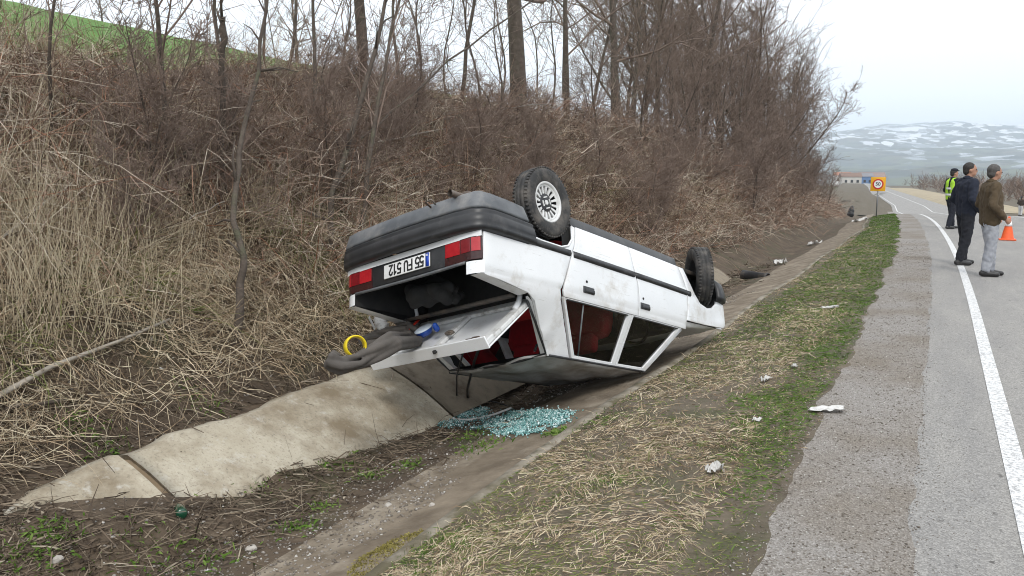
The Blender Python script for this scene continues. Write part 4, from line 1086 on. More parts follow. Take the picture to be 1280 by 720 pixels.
loose_wood('gnarled_trunk', [b_ - Vector((0, 0, .1)), air(299, 370, D_ + .05), air(303, 320, D_ + .1), air(292, 255, D_ + .25), air(300, 190, D_ + .5), air(322, 90, D_ + .8), air(336, -20, D_ + 1.0)], [.040, .035, .029, .025, .022, .018, .013], MT['bark'], 'gnarled thin trunk growing at the foot of the grassy bank', 'trunk', twigs=8, seed=6)
b_ = hit(408, 330); D_ = (b_ - Vector((0, 0, CAM_H))).length
loose_wood('leaning_trunk', [b_ - Vector((0, 0, .1)), air(415, 240, D_ + .1), air(440, 165, D_ + .4), air(470, 60, D_ + .9), air(486, -20, D_ + 1.3)], [.036, .031, .028, .024, .019], MT['bark'], 'bent trunk leaning up the bank behind the upturned bumper', 'trunk', twigs=8, seed=16)
W = [('fallen_pole', [(-30, 505), (212, 399)], [.02, .017, .014, .010], 'pale_bark', 'long pale fallen pole lying across the grassy bank', .10, 0),
     ('dead_branch', [(0, 300), (55, 255), (95, 225), (135, 203), (165, 170), (192, 138)], [.012, .011, .009, .006], 'pale_bark', 'pale dead branch slanting up out of the straw grass', .25, 2),
     ('long_branch', [(425, 190), (490, 140), (560, 78), (640, 18), (700, -25)], [.018, .016, .013, .010], 'bark', 'long dark branch slanting up towards the thickest trunk', .7, 9),
     ('curved_branch', [(425, 192), (500, 172), (560, 160), (630, 135), (690, 130)], [.014, .012, .010, .006], 'pale_bark', 'curved grey branch reaching over the brambles above the boot', .55, 5),
     ('low_branch', [(405, 250), (460, 233), (520, 222), (590, 216), (640, 208)], [.013, .011, .009, .005], 'bark', 'low bowed branch just above the upturned bumper', .45, 4),
     ('pale_branch', [(400, 258), (430, 215), (455, 175), (465, 125)], [.014, .012, .009, .005], 'pale_bark', 'pale twisted branch standing behind the upturned bumper', .4, 3),
     ('straight_branch', [(215, 205), (260, 165), (305, 122)], [.013, .011, .008], 'bark', 'short dark straight branch crossing the snapped trunk', .5, 2),
     ('thin_branch', [(60, 150), (140, 100), (225, 38)], [.009, .007, .004], 'bark', 'thin dark branch rising past the upright sapling', .6, 3),
     ('fallen_stick', [(5, 512), (60, 505), (115, 492)], [.014, .012, .008], 'bark', 'dark rotten stick lying at the foot of the bank', .05, 1),
     ('broken_branch', [(235, 275), (270, 255), (315, 252)], [.007, .006, .004], 'pale_bark', 'thin pale broken branch arched over the straw grass', .3, 2)]
for i, (nm, px, rad, mt, lab, lift, tw) in enumerate(W):
    h0 = hit(*px[0], lift) if px[0][1] > 120 else None
    D0 = (h0 - Vector((0, 0, CAM_H))).length
    pts = []
    for (u, v) in px:
        q = hit(u, v, lift) if v > 130 else air(u, v, D0 + 1.0)
        if nm in ('long_branch',): q = air(u, v, D0 + (u - px[0][0]) * .012)
        pts.append(q)
    loose_wood(nm, pts, rad, MT[mt], lab, 'branch', 7, tw, 30 + i)

# ------------------------------------------------------------------ the valley and the far hills
def hills_mat():
    m, nt, b = new_mat('snow_patched_hills')
    tc = nt.nodes.new('ShaderNodeTexCoord'); mp = nt.nodes.new('ShaderNodeMapping'); mp.inputs['Scale'].default_value = (.0075, .0042, .008)
    nt.links.new(tc.outputs['Object'], mp.inputs[0])
    nz = nt.nodes.new('ShaderNodeTexNoise'); nz.inputs['Scale'].default_value = 2.2; nz.inputs['Detail'].default_value = 4; nt.links.new(mp.outputs[0], nz.inputs['Vector'])
    add = nt.nodes.new('ShaderNodeMix'); add.data_type = 'RGBA'; add.inputs[0].default_value = .22; nt.links.new(mp.outputs[0], add.inputs[6]); nt.links.new(nz.outputs['Color'], add.inputs[7])
    v = nt.nodes.new('ShaderNodeTexVoronoi'); v.inputs['Scale'].default_value = 3.2; nt.links.new(add.outputs[2], v.inputs['Vector'])
    sc = nt.nodes.new('ShaderNodeSeparateColor'); nt.links.new(v.outputs['Color'], sc.inputs[0])
    sp = nt.nodes.new('ShaderNodeSeparateXYZ'); nt.links.new(tc.outputs['Object'], sp.inputs[0])
    alt = nt.nodes.new('ShaderNodeMapRange'); alt.inputs[1].default_value = 0; alt.inputs[2].default_value = 300; alt.inputs[3].default_value = -.30; alt.inputs[4].default_value = .34
    nt.links.new(sp.outputs[2], alt.inputs[0])
    su = nt.nodes.new('ShaderNodeMath'); su.operation = 'ADD'; nt.links.new(sc.outputs[0], su.inputs[0]); nt.links.new(alt.outputs[0], su.inputs[1])
    c = ramp(nt, su.outputs[0], [(0, (.12, .13, .085)), (.25, (.07, .075, .06)), (.42, (.14, .125, .10)), (.52, (.06, .065, .06)), (.64, (.08, .09, .085)), (.74, (.30, .32, .34)), (.86, (.56, .58, .62)), (1, (.72, .74, .76))])
    wood = ramp(nt, noise(nt, .006, 8, .7), [(.53, (0, 0, 0)), (.58, (1, 1, 1))])
    c = mixc(nt, wood, c, (.045, .048, .042))
    nt.links.new(c, b.inputs['Base Color']); b.inputs['Roughness'].default_value = 1.0; b.inputs['Specular IOR Level'].default_value = 0
    return m
def make_hills():
    r = np.concatenate([[30, 60, 100, 160, 250, 350, 450], np.geomspace(520, 9000, 90)])
    a = np.concatenate([np.radians(np.arange(-20, 70, .35)), np.radians(np.arange(70, 340, 3.0))])
    Rr, A = np.meshgrid(r, a, indexing='ij')
    X = Rr * np.sin(A); Y = Rr * np.cos(A)
    far = ss(1500, 6200, Rr)
    Z = -4.4 - 26 * ss(450, 1300, Rr) + far * (300 + 330 * fbm(X / 1500, Y / 1500, 121, 6)) + ss(700, 2500, Rr) * 130 * fbm(X / 700, Y / 700, 125, 5) * (1 - .5 * far)
    Z = Z + 30 * ss(1800, 2600, Rr) * (1 - far)
    Z = Z - 200 * ss(7000, 9000, Rr)
    n, m = X.shape; V = np.stack([X, Y, Z], -1).reshape(-1, 3); idx = np.arange(n * m).reshape(n, m); nx = np.roll(idx, -1, 1)
    F = np.stack([idx[:-1], idx[1:], nx[1:], nx[:-1]], -1).reshape(-1, 4)
    tag(obj('hills', fast_mesh('hills', V, F), hills_mat()), 'wide valley and distant hills patched with snow', 'hills', kind='structure')
make_hills()
strip('right_verge', lambda y: sr(y) + 60, lambda y: sr(y) + 8.4, 10, MT['verge'], YROAD, dz=-.02, label='rough ground on the other side of the road', cat='verge')
MT['sand'] = pmat('pale_sand', (.36, .30, .20), (.28, .235, .16), .3, .95, bmp=.5, bscale=2, bdist=.2)
def sand_bank():
    ys = np.arange(104, 330, 3.0); k = []
    for y in ys:
        f = float(ss(104, 125, y) * ss(330, 280, y)); s0 = float(sr(y)) + 7.0; z = float(zr(y))
        hh = f * (.5 + .5 * float(fbm(y * .05, 1, 131)))
        k.append([(s0, y, z - .05), (s0 + 1.2, y, z + hh * .8), (s0 + 3, y, z + hh), (s0 + 6, y, z + hh * .7), (s0 + 10, y, z - .3)])
    V = np.array(k).reshape(-1, 3); idx = np.arange(len(V)).reshape(len(ys), 5)
    F = np.stack([idx[:-1, :-1], idx[:-1, 1:], idx[1:, 1:], idx[1:, :-1]], -1).reshape(-1, 4)
    tag(obj('sand_bank', fast_mesh('sand_bank', V, F), MT['sand']), 'long pale sandy bank beside the distant road', 'bank', kind='structure')
sand_bank()
def far_wood():
    Vs, Fs, n0 = [], [], 0
    n = 420; y = RNG.uniform(120, 420, n); x = sr(y) + 16 + RNG.gamma(1.6, 22, n)
    Hh = RNG.uniform(4.5, 8.5, n); k = 22
    i = np.repeat(np.arange(n), k)
    b = np.stack([x[i], y[i], -4.3 + Hh[i] * RNG.uniform(0, .55, n * k)], 1); b[:, :2] += RNG.normal(size=(n * k, 2)) * .25
    d = unit(np.concatenate([RNG.normal(size=(n * k, 2)) * .55, RNG.uniform(.3, 1.3, (n * k, 1))], 1))
    P = polyline(b, d, Hh[i] * RNG.uniform(.2, .45, n * k), 3, np.zeros(n * k), np.full(n * k, .08))
    V, F = strands(P, RNG.uniform(.025, .06, n * k)[:, None] * np.array([1, .7, .4])[None], 3)
    return V, F, np.repeat(np.clip(RNG.normal(.35, .2, n * k), 0, .8), 9)
stuff('far_wood', *far_wood(), MT['brush'], 'hazy grey-brown leafless wood across the valley road', 'wood')
def house(u, v, D, w, dpt, hh, wallc, roofc, label, rz=.3):
    d = ray_dir(u, v); t = D / d[1]; x, y = d[0] * t, D
    r_ = math.hypot(x, y); z = -4.5 - 26 * float(ss(450, 1300, r_))
    o = empty('house', (x, y, z), rz); tag(o, label, 'house')
    m = MB(); m.box((0, 0, hh / 2), (w, dpt, hh)); m.build('wall', pmat('house_wall', wallc, None, .2, .9), o, smooth=False)
    m = MB(); m.add([(-w / 2 - .4, -dpt / 2 - .4, hh), (w / 2 + .4, -dpt / 2 - .4, hh), (w / 2 + .4, dpt / 2 + .4, hh), (-w / 2 - .4, dpt / 2 + .4, hh), (-w / 2 - .4, 0, hh + w * .22), (w / 2 + .4, 0, hh + w * .22)],
                   [(0, 1, 5, 4), (2, 3, 4, 5), (0, 4, 3), (1, 2, 5), (0, 3, 2, 1)]); m.build('roof', pmat('house_roof', roofc, None, .5, .9), o, smooth=False)
    for q in (-.3, .0, .3):
        m = MB(); m.box((q * w, -dpt / 2 - .03, hh * .55), (1.1, .1, 1.3)); m.build('window', MT['dark'], o, smooth=False)
house(1062, 234, 430, 9, 8, 5, (.55, .52, .48), (.20, .13, .10), 'pale house with brown roof nearest the bank tip in the valley')
house(1078, 233, 440, 8, 8, 5, (.12, .22, .42), (.2, .2, .22), 'blue walled building beside the distant valley road')
house(1088, 233, 450, 12, 8, 4.5, (.62, .40, .32), (.26, .19, .17), 'long pinkish building behind the speed limit sign')
house(1052, 229, 520, 9, 8, 6, (.75, .74, .72), (.35, .16, .10), 'white house far behind the brown roofed house')

# ------------------------------------------------------------------ roadside furniture
MT['sign_orange'] = pmat('orange_board', (.78, .40, .012), (.72, .36, .01), 3, .6)
MT['sign_white'] = pmat('sign_white', (.80, .80, .80), (.76, .76, .76), 3, .5)
MT['sign_red'] = pmat('sign_red', (.55, .02, .02), (.5, .02, .02), 3, .5)
MT['galv'] = pmat('galvanised_steel', (.33, .34, .35), (.26, .27, .28), 8, .5, metal=.7)
p_ = on_ground(-2.5, 41.0); sg = empty('speed_sign', p_, -.06); tag(sg, 'orange board with a round red and white 50 speed limit sign on a post', 'sign')
MB().tube([(0, 0, -.1), (0, 0, 1.75)], .03, 10).build('post', MT['galv'], sg)
bd = MB().box((0, -.045, 1.50), (.64, .02, .64)).build('board', MT['sign_orange'], sg, bev=.004)
RX = Matrix.Rotation(PI / 2, 4, 'X')
m = MB(); m.lathe([(0, .012), (.235, .012), (.235, 0)], 32, Matrix.Translation((0, -.055, 1.50)) @ RX); disc = m.build('sign_disc', MT['sign_red'], bd, smooth=False)
m = MB(); m.lathe([(0, .016), (.175, .016), (.175, 0)], 32, Matrix.Translation((0, -.055, 1.50)) @ RX); m.build('sign_face', MT['sign_white'], bd, smooth=False)
t = obj('lettering', text_mesh('50', .22, .002), MT['ink'], bd); t.matrix_local = Matrix.Translation((0, -.075, 1.50)) @ RX

MT['cone'] = pmat('orange_cone_plastic', (.80, .115, .02), (.70, .09, .015), 6, .45)
def cone(x, y, label):
    c = empty('traffic_cone', on_ground(x, y)); tag(c, label, 'cone')
    MB().box((0, 0, .02), (.36, .36, .035)).build('base', MT['cone'], c, bev=.01)
    m = MB(); m.lathe([(.145, .035), (.135, .06), (.105, .22), (.098, .25), (.066, .40), (.060, .43), (.030, .56), (.026, .58), (.0, .585)], 24); m.build('body', MT['cone'], c)
    m = MB(); m.lathe([(.082, .345), (.0845, .345), (.061, .46), (.058, .46)], 24); m.build('reflective_band', MT['sign_white'], c)
cone(1.57, 23.1, 'orange traffic cone with a white band standing on the road beyond the two men')
q_ = atz_ = None
cone(1.80, 16.9, 'orange traffic cone at the road edge beside the man in the olive jacket')

# ------------------------------------------------------------------ people
def ell(V, F, c, r, n=14, rot=None):
    b0 = len(V)
    for i in range(n + 1):
        th = PI * i / n
        for j in range(n):
            ph = 2 * PI * j / n
            p = Vector((r[0] * math.sin(th) * math.cos(ph), r[1] * math.sin(th) * math.sin(ph), r[2] * math.cos(th)))
            if rot is not None: p = rot @ p
            V.append(tuple(p + Vector(c)))
    for i in range(n):
        for j in range(n):
            j2 = (j + 1) % n; F.append((b0 + i * n + j, b0 + (i + 1) * n + j, b0 + (i + 1) * n + j2, b0 + i * n + j2))
def blob(name, chains, ells, mat, parent, voxel=.012, smooth=5, wrinkle=0.0, wscale=.12):
    V = []; F = []
    for ch in chains:
        pts = [Vector(p) for p, r in ch]; rr = [r for p, r in ch]
        for a in range(len(pts) - 1):
            v, f = tube_vf([pts[a], pts[a].lerp(pts[a + 1], .5), pts[a + 1]], [rr[a], (rr[a] + rr[a + 1]) / 2, rr[a + 1]], 12)
            n = len(V); V += [tuple(x) for x in v]; F += [tuple(i + n for i in g) for g in f]
        for p, r in zip(pts, rr): ell(V, F, p, (r, r, r), 10)
    for e in ells: ell(V, F, *e)
    o = obj(name, mesh_from(name, V, F), mat, parent)
    rm = o.modifiers.new('remesh', 'REMESH'); rm.mode = 'VOXEL'; rm.voxel_size = voxel; rm.use_smooth_shade = True
    sm = o.modifiers.new('smooth', 'SMOOTH'); sm.iterations = smooth; sm.factor = .5
    if wrinkle:
        tx = bpy.data.textures.new(name + '_folds', 'CLOUDS'); tx.noise_scale = wscale
        dm = o.modifiers.new('folds', 'DISPLACE'); dm.texture = tx; dm.strength = wrinkle; dm.mid_level = .5
    return o
MT['skin'] = pmat('skin', (.42, .23, .155), (.36, .19, .125), 12, .55)
MT['hair'] = pmat('dark_hair', (.018, .014, .012), (.03, .025, .022), 40, .7)
MT['grey_hair'] = pmat('greying_hair', (.05, .045, .042), (.09, .085, .08), 40, .7)
MT['black_shoe'] = pmat('black_leather', (.015, .014, .014), (.025, .024, .023), 20, .4)
def cloth(name, c, sc=30): return pmat(name, c, tuple(x * .75 for x in c), sc, .9, bmp=.4, bscale=25, bdist=.01)
def person(loc, heading, label, jacket, trousers, hair='hair', height=1.75, stout=1.0, pose='pocket', head_turn=0.0, stance=((.0, .10), (.0, -.10)), hem=.80, cap=None, vest=None, collar=True, voxel=.012, shoe=None):
    s = height / 1.75
    root = empty('person', loc, heading); root.scale = (s, s, s); tag(root, label, 'person')
    (lx, ly), (rx, ry) = stance
    legs = []
    for fx, fy, sg in ((lx, ly, 1), (rx, ry, -1)):
        legs.append([((0.0, sg * .09, .93), .105), ((fx * .45 + .03, fy * .95, .50), .066), ((fx - .01, fy, .10), .046)])
    arms = []
    for sg in (1, -1):
        sh = (-.01, sg * .195 * stout, 1.42)
        if pose == 'pocket': el, wr = (-.07, sg * .29 * stout, 1.14), (.13, sg * .215 * stout, .945)
        elif pose == 'front': el, wr = (-.03, sg * .28 * stout, 1.14), (.22, sg * .10, 1.06)
        else: el, wr = (-.04, sg * .27 * stout, 1.13), (.05, sg * .27, .88)
        arms.append((sh, el, wr, sg))
    R_ = Matrix.Rotation(head_turn, 3, 'Z')
    def hd(p): q = R_ @ Vector((p[0], p[1], 0)); return (q.x + .02, q.y, p[2])
    ch = [[((0, 0, 1.02), .08), ((.01, 0, 1.2), .08), ((.0, 0, 1.38), .07), ((.0, 0, 1.50), .055), ((.015, 0, 1.58), .056)]]
    ch += legs
    for sg, fx, fy in ((1, lx, ly), (-1, rx, ry)): ch.append([((fx - .03, fy, .05), .035), ((fx + .14, fy, .03), .025)])
    for sh, el, wr, sg in arms:
        e, w = Vector(el), Vector(wr); d = (w - e).normalized()
        ch.append([(sh, .05), (el, .038), (wr, .028)])
        pc = w + d * .05; side = d.cross(Vector((0, sg, 0))).normalized() if abs(d.y) < .9 else Vector((0, 0, 1))
        ch.append([(tuple(w + d * .02), .026), (tuple(w + d * .085), .03)])
        for i, (o_, L) in enumerate(((-.030, .06), (-.010, .072), (.010, .068), (.029, .052))):
            a = w + d * .09 + side * o_; b = a + d * L * .5; c = b + (d * .6 + Vector((0, -sg * .8, 0))).normalized() * L * .5
            ch.append([(tuple(a), .0105), (tuple(b), .0095), (tuple(c), .0085)])
        a = w + d * .04 - side * .03; ch.append([(tuple(a), .012), (tuple(a + d * .03 - side * .02), .011), (tuple(a + d * .06 - side * .022), .009)])
    el_ = [(hd((0, 0, 1.655)), (.098, .078, .105), 14, R_), (hd((.035, 0, 1.585)), (.062, .056, .062), 12, R_), (hd((.098, 0, 1.625)), (.020, .014, .026), 8, R_),
           (hd((.0, .08, 1.63)), (.02, .012, .032), 8, R_), (hd((.0, -.08, 1.63)), (.02, .012, .032), 8, R_), (hd((.088, 0, 1.575)), (.014, .026, .012), 8, R_), (hd((.075, 0, 1.665)), (.025, .055, .012), 8, R_)]
    blob('body', ch, el_, MT['skin'], root, voxel, 3)
    for sg in (1, -1):
        m = MB(); V = []; F = []; ell(V, F, hd((.092, sg * .032, 1.645)), (.011, .014, .009), 8, R_); m.add(V, F).build('eye', MT['ink'], root)
    hc_ = hd((-.020, 0, 1.680))
    blob('hair', [], [(hc_, (.099, .088, .096), 14, R_), (hd((-.050, 0, 1.620)), (.062, .079, .070), 12, R_)], MT[hair], root, voxel, 2, .008, .02)
    k = stout
    jc = []
    for sg in (1, -1):
        jc.append([((0.005, sg * .085 * k, hem + .05), .115 * k), ((.015 * k, sg * .085 * k, 1.0), .125 * k), ((.0, sg * .09 * k, 1.2), .128 * k), ((-.015, sg * .10 * k, 1.36), .112 * k)])
    jc.append([((.0, 0, hem + .05), .118 * k), ((.02, 0, 1.0), .13 * k), ((0, 0, 1.2), .132 * k), ((-.02, 0, 1.36), .115 * k)])
    for sh, el, wr, sg in arms: jc.append([((sh[0], sh[1] * .75, 1.42), .085), (sh, .082), (el, .066), (tuple(Vector(el).lerp(Vector(wr), .97)), .052)])
    jc.append([((-.01, 0, 1.42), .10), ((-.005, 0, 1.50), .068)])
    blob('jacket', jc, [], jacket, root, voxel * 1.2, 4, .034, .075)
    if collar: blob('collar', [], [((-.012, 0, 1.505), (.082, .080, .038), 12)], jacket, root, voxel, 2)
    tc_ = []
    for lg in legs: tc_.append([(lg[0][0], .108 * (1 + (k - 1) * .5)), ((lg[1][0][0] * .5, lg[0][0][1] * 1.02, .74), .108), (lg[1][0], .085), ((lg[2][0][0], lg[2][0][1], .12), .070)])
    tc_.append([((0, .05, .90), .105), ((0, -.05, .90), .105)])
    blob('trousers', tc_, [], trousers, root, voxel * 1.2, 4, .032, .06)
    for fx, fy in stance:
        blob('shoe', [[((fx - .055, fy, .055), .048), ((fx + .06, fy, .048), .047), ((fx + .165, fy * 1.06, .038), .038)], [((fx - .02, fy, .05), .05), ((fx - .02, fy, .12), .052)]], [], shoe or MT['black_shoe'], root, voxel, 3)
    if vest:
        vc = []
        for sg in (1, -1):
            vc.append([((0.005, sg * .085, .93), .128), ((.015, sg * .085, 1.0), .138), ((.0, sg * .09, 1.2), .141), ((-.015, sg * .095, 1.36), .126), ((-.01, sg * .07, 1.43), .09)])
        blob('safety_vest', vc, [], vest, root, voxel * 1.2, 3, .01, .1)
        for z in (1.02, 1.20):
            m = MB(); V = [(.158 * math.cos(a) + .006, .238 * math.sin(a), z + dz) for dz in (-.028, .028) for a in np.linspace(0, 2 * PI, 24, endpoint=False)]
            m.add(V, [(i, (i + 1) % 24, 24 + (i + 1) % 24, 24 + i) for i in range(24)]); m.build('reflective_band', MT['sign_white'], root)
    if cap:
        blob('cap', [], [(hd((-.005, 0, 1.735)), (.105, .095, .06), 14, R_), (hd((.10, 0, 1.715)), (.055, .07, .012), 10, R_)], cap, root, voxel, 1)
    return root
def foot(u, v): return hit(u, v)
navy = cloth('navy_jacket_cloth', (.012, .016, .032)); dark_tr = cloth('dark_trouser_cloth', (.010, .011, .017))
olive = cloth('olive_brown_suede', (.085, .058, .030)); jean = pmat('faded_grey_jeans', (.24, .25, .28), (.36, .37, .40), 9, .9, bmp=.4, bscale=30)
p_ = hit(1202, 331); person(p_, math.radians(28), 'man in dark navy jacket and dark trousers standing on the road beside the edge line', navy, dark_tr, height=1.79, stout=1.03, head_turn=math.radians(-25), stance=((.08, .11), (-.10, -.12)), hem=.86, pose='pocket')
p_ = hit(1231, 345); person(p_, math.radians(14), 'man in olive brown jacket and faded grey jeans with hands in pockets', olive, jean, 'grey_hair', 1.74, 1.12, head_turn=math.radians(12), stance=((.10, .09), (-.02, -.10)), hem=.84)
lime = pmat('lime_safety_fabric', (.42, .72, .05), (.36, .65, .04), 10, .7); police = cloth('dark_uniform_cloth', (.010, .012, .022))
p_ = hit(1187, 286); person(p_, math.radians(38), 'officer in lime safety vest and dark cap standing on the road behind the navy jacket', police, police, height=1.74, stout=.98, pose='front', head_turn=math.radians(-20), stance=((.16, .10), (-.12, -.10)), cap=police, vest=lime, voxel=.014)
white_tr = cloth('pale_trouser_cloth', (.55, .55, .56)); brown = cloth('dark_brown_jacket_cloth', (.045, .030, .022))
p_ = hit(1275, 270); person(p_, math.radians(60), 'distant person in dark brown jacket and pale trousers at the road edge', brown, white_tr, height=1.66, pose='front', stance=((.05, .11), (-.05, -.11)), cap=police, voxel=.016, hem=.92)

# ------------------------------------------------------------------ things that fell out of the boot
LP0 = CAR_M @ lid(0, 0, .055); LN = ((CAR_M @ lid(0, 0, 1.055)) - LP0).normalized()       # inside face of the lid; LN points up into the boot
LS = (CAR_M @ lid(1, 0, .055) - LP0).normalized(); LY = (CAR_M @ lid(0, 1, .055) - LP0).normalized()
def on_lid(u, v, up=0.0):
    d = Vector(ray_dir(u, v)); o_ = Vector((0, 0, CAM_H)); P0 = LP0 + LN * up
    return o_ + d * ((P0 - o_).dot(LN) / d.dot(LN))
MT['coat'] = pmat('taupe_wool', (.10, .088, .078), (.07, .062, .055), 5, .95, bmp=.4, bscale=160, bdist=.003)
MT['yellow'] = pmat('yellow_plastic', (.72, .55, .015), (.62, .46, .01), 8, .4)
MT['blue'] = pmat('blue_plastic', (.012, .07, .36), (.01, .05, .28), 8, .3)
MT['pale_blue'] = pmat('pale_lid_plastic', (.55, .62, .70), (.48, .55, .62), 8, .35)
MT['red_plastic'] = pmat('red_handle', (.60, .03, .015), (.5, .025, .012), 8, .4)
MT['paper'] = pmat('white_paper', (.62, .61, .60), (.48, .47, .45), 14, .8)
MT['bag'] = pmat('white_plastic_bag', (.62, .61, .59), (.44, .43, .41), 22, .45, bmp=.6, bscale=30, bdist=.01)
def center(o):
    me = o.data; c = sum((v.co for v in me.vertices), Vector()) / len(me.vertices); me.transform(Matrix.Translation(-c)); o.location = c; return o
def A(u, v, up=.0): return tuple(on_lid(u, v, up))
def gathered(spine, n, spread, r, seed):
    """cloth gathered along a line: a bundle of soft pleats"""
    rg = np.random.default_rng(seed); out = []
    P = [Vector(p) for p in spine]; Q = []
    for a in range(len(P) - 1):
        for f in (0, .5): Q.append(P[a].lerp(P[a + 1], f))
    Q.append(P[-1])
    for k in range(n):
        a0 = 2 * PI * k / n; tw = rg.uniform(-1.4, 1.4); ch = []
        for q, p in enumerate(Q):
            f = q / (len(Q) - 1); t = (Q[min(q + 1, len(Q) - 1)] - Q[max(q - 1, 0)]).normalized(); u_ = t.cross(Vector((0, 0, 1))).normalized(); v_ = u_.cross(t)
            a = a0 + tw * f; w = spread * (1 + .35 * math.sin(f * 7 + k * 2.3))
            ch.append((tuple(p + u_ * math.cos(a) * w * 1.25 + v_ * math.sin(a) * w * .8), r * (1 + .25 * math.sin(f * 9 + k))))
        out.append(ch)
    return out
coat = blob('coat', gathered([air(413, 449, 5.55), air(424, 455, 5.55), air(446, 452, 5.6), air(468, 440, 5.65), air(490, 428, 5.72), A(514, 424, .03)], 8, .047, .024, 1)
            + gathered([A(456, 428, .03), A(468, 420, .05), A(490, 416, .06), A(512, 411, .05)], 7, .046, .024, 2)
            + gathered([A(468, 433, .02), A(492, 424, .03), A(518, 416, .03)], 7, .050, .025, 3) + gathered([A(500, 402, .06), A(512, 408, .05), A(522, 416, .02)], 6, .034, .021, 4), [], MT['coat'], None, .0075, 3)
tag(center(coat), 'crumpled taupe coat hanging over the corner of the open boot lid', 'coat')
tub = MB(); c_ = on_lid(441, 430, .02)
Mx = Matrix.Translation(c_) @ Matrix(((LS.x, LN.x, -LY.x, 0), (LS.y, LN.y, -LY.y, 0), (LS.z, LN.z, -LY.z, 0), (0, 0, 0, 1)))
o = MB().lathe([(.070, -.032), (.077, -.028), (.079, 0), (.077, .028), (.070, .032), (.064, .028), (.066, 0), (.064, -.028), (.070, -.032)], 30, Matrix.Translation(air(444, 433, 5.68)) @ Vector((-.80, .52, -.28)).to_track_quat('Z', 'Y').to_matrix().to_4x4()).build('plastic_ring', MT['yellow'])
tag(center(o), 'yellow plastic ring standing on edge behind the coat', 'ring')
o = blob('plastic_bag', [[(A(480, 410, .08), .05), (A(474, 403, .10), .05), (A(484, 398, .10), .035)]], [], MT['bag'], None, .008, 2, .05, .05); tag(center(o), 'crumpled white plastic bag on the boot lid behind the coat', 'bag')
pc = on_lid(465, 404, .10)
o = MB().box(pc, (.006, .075, .13), Matrix.Rotation(.35, 3, 'X') @ Matrix.Rotation(-.25, 3, 'Y') @ Matrix.Rotation(.6, 3, 'Z')).build('envelope', MT['paper'], smooth=False); tag(center(o), 'white paper envelope standing beside the plastic bag', 'envelope')
pc = on_lid(533, 418, .0)
Mt = Matrix.Translation(pc) @ LN.to_track_quat('Z', 'Y').to_matrix().to_4x4()
tb = empty('bowl', pc); tb.matrix_world = Mt; tag(tb, 'dark blue plastic bowl with a pale lid lying in the boot lid', 'bowl')
MB().lathe([(.0, 0), (.055, 0), (.072, .03), (.080, .055), (.076, .056), (.068, .03)], 26).build('bowl_body', MT['blue'], tb)
MB().lathe([(.082, .052), (.083, .060), (.06, .066), (0, .068)], 26).build('lid', MT['pale_blue'], tb)
pc = on_lid(546, 411, .05)
o = blob('detergent_ball', [[(tuple(pc), .026), (tuple(pc + LN * .035), .022)]], [], MT['blue'], None, .006, 2, .012, .03); tag(center(o), 'small bright blue plastic pouch resting on the bowl', 'pouch')
o = MB().tube([A(512, 412, .06), A(524, 399, .07)], [.009, .011], 8).build('screwdriver', MT['red_plastic']); tag(center(o), 'red handled tool sticking up between coat and bowl', 'tool')
def lid_slab(u, v, a, b, c, ang, nm, lab, mat):
    m = MB(); p = on_lid(u, v, .012); q = (LS * math.cos(ang) + LY * math.sin(ang)); r = LN.cross(q)
    R3 = Matrix((q, r, LN)).transposed()
    m.box(p, (a, b, c), R3); m.box(p + q * a * .3 + LN * .012, (a * .5, b * .6, c), R3); tag(center(m.build(nm, mat, None, False, .004)), lab, 'tool')
lid_slab(562, 416, .10, .045, .02, 1.2, 'brush_tool', 'dark dusty brush lying on the boot lid beside the bowl', MT['under'])
lid_slab(590, 425, .15, .04, .018, 1.5, 'jack_handle', 'grey metal jack handle lying along the boot lid edge', MT['steel'])
bb = CAR_M @ Vector((.45, -.30, .80)); bc = CAR_M @ Vector((.50, .05, .84))
o = blob('dark_holdall', gathered([tuple(bb), tuple(bb.lerp(bc, .5) + Vector((0, 0, .04))), tuple(bc)], 7, .075, .045, 9), [], MT['dark'], None, .012, 3); tag(center(o), 'black holdall slumped in the open boot behind the coat', 'bag')
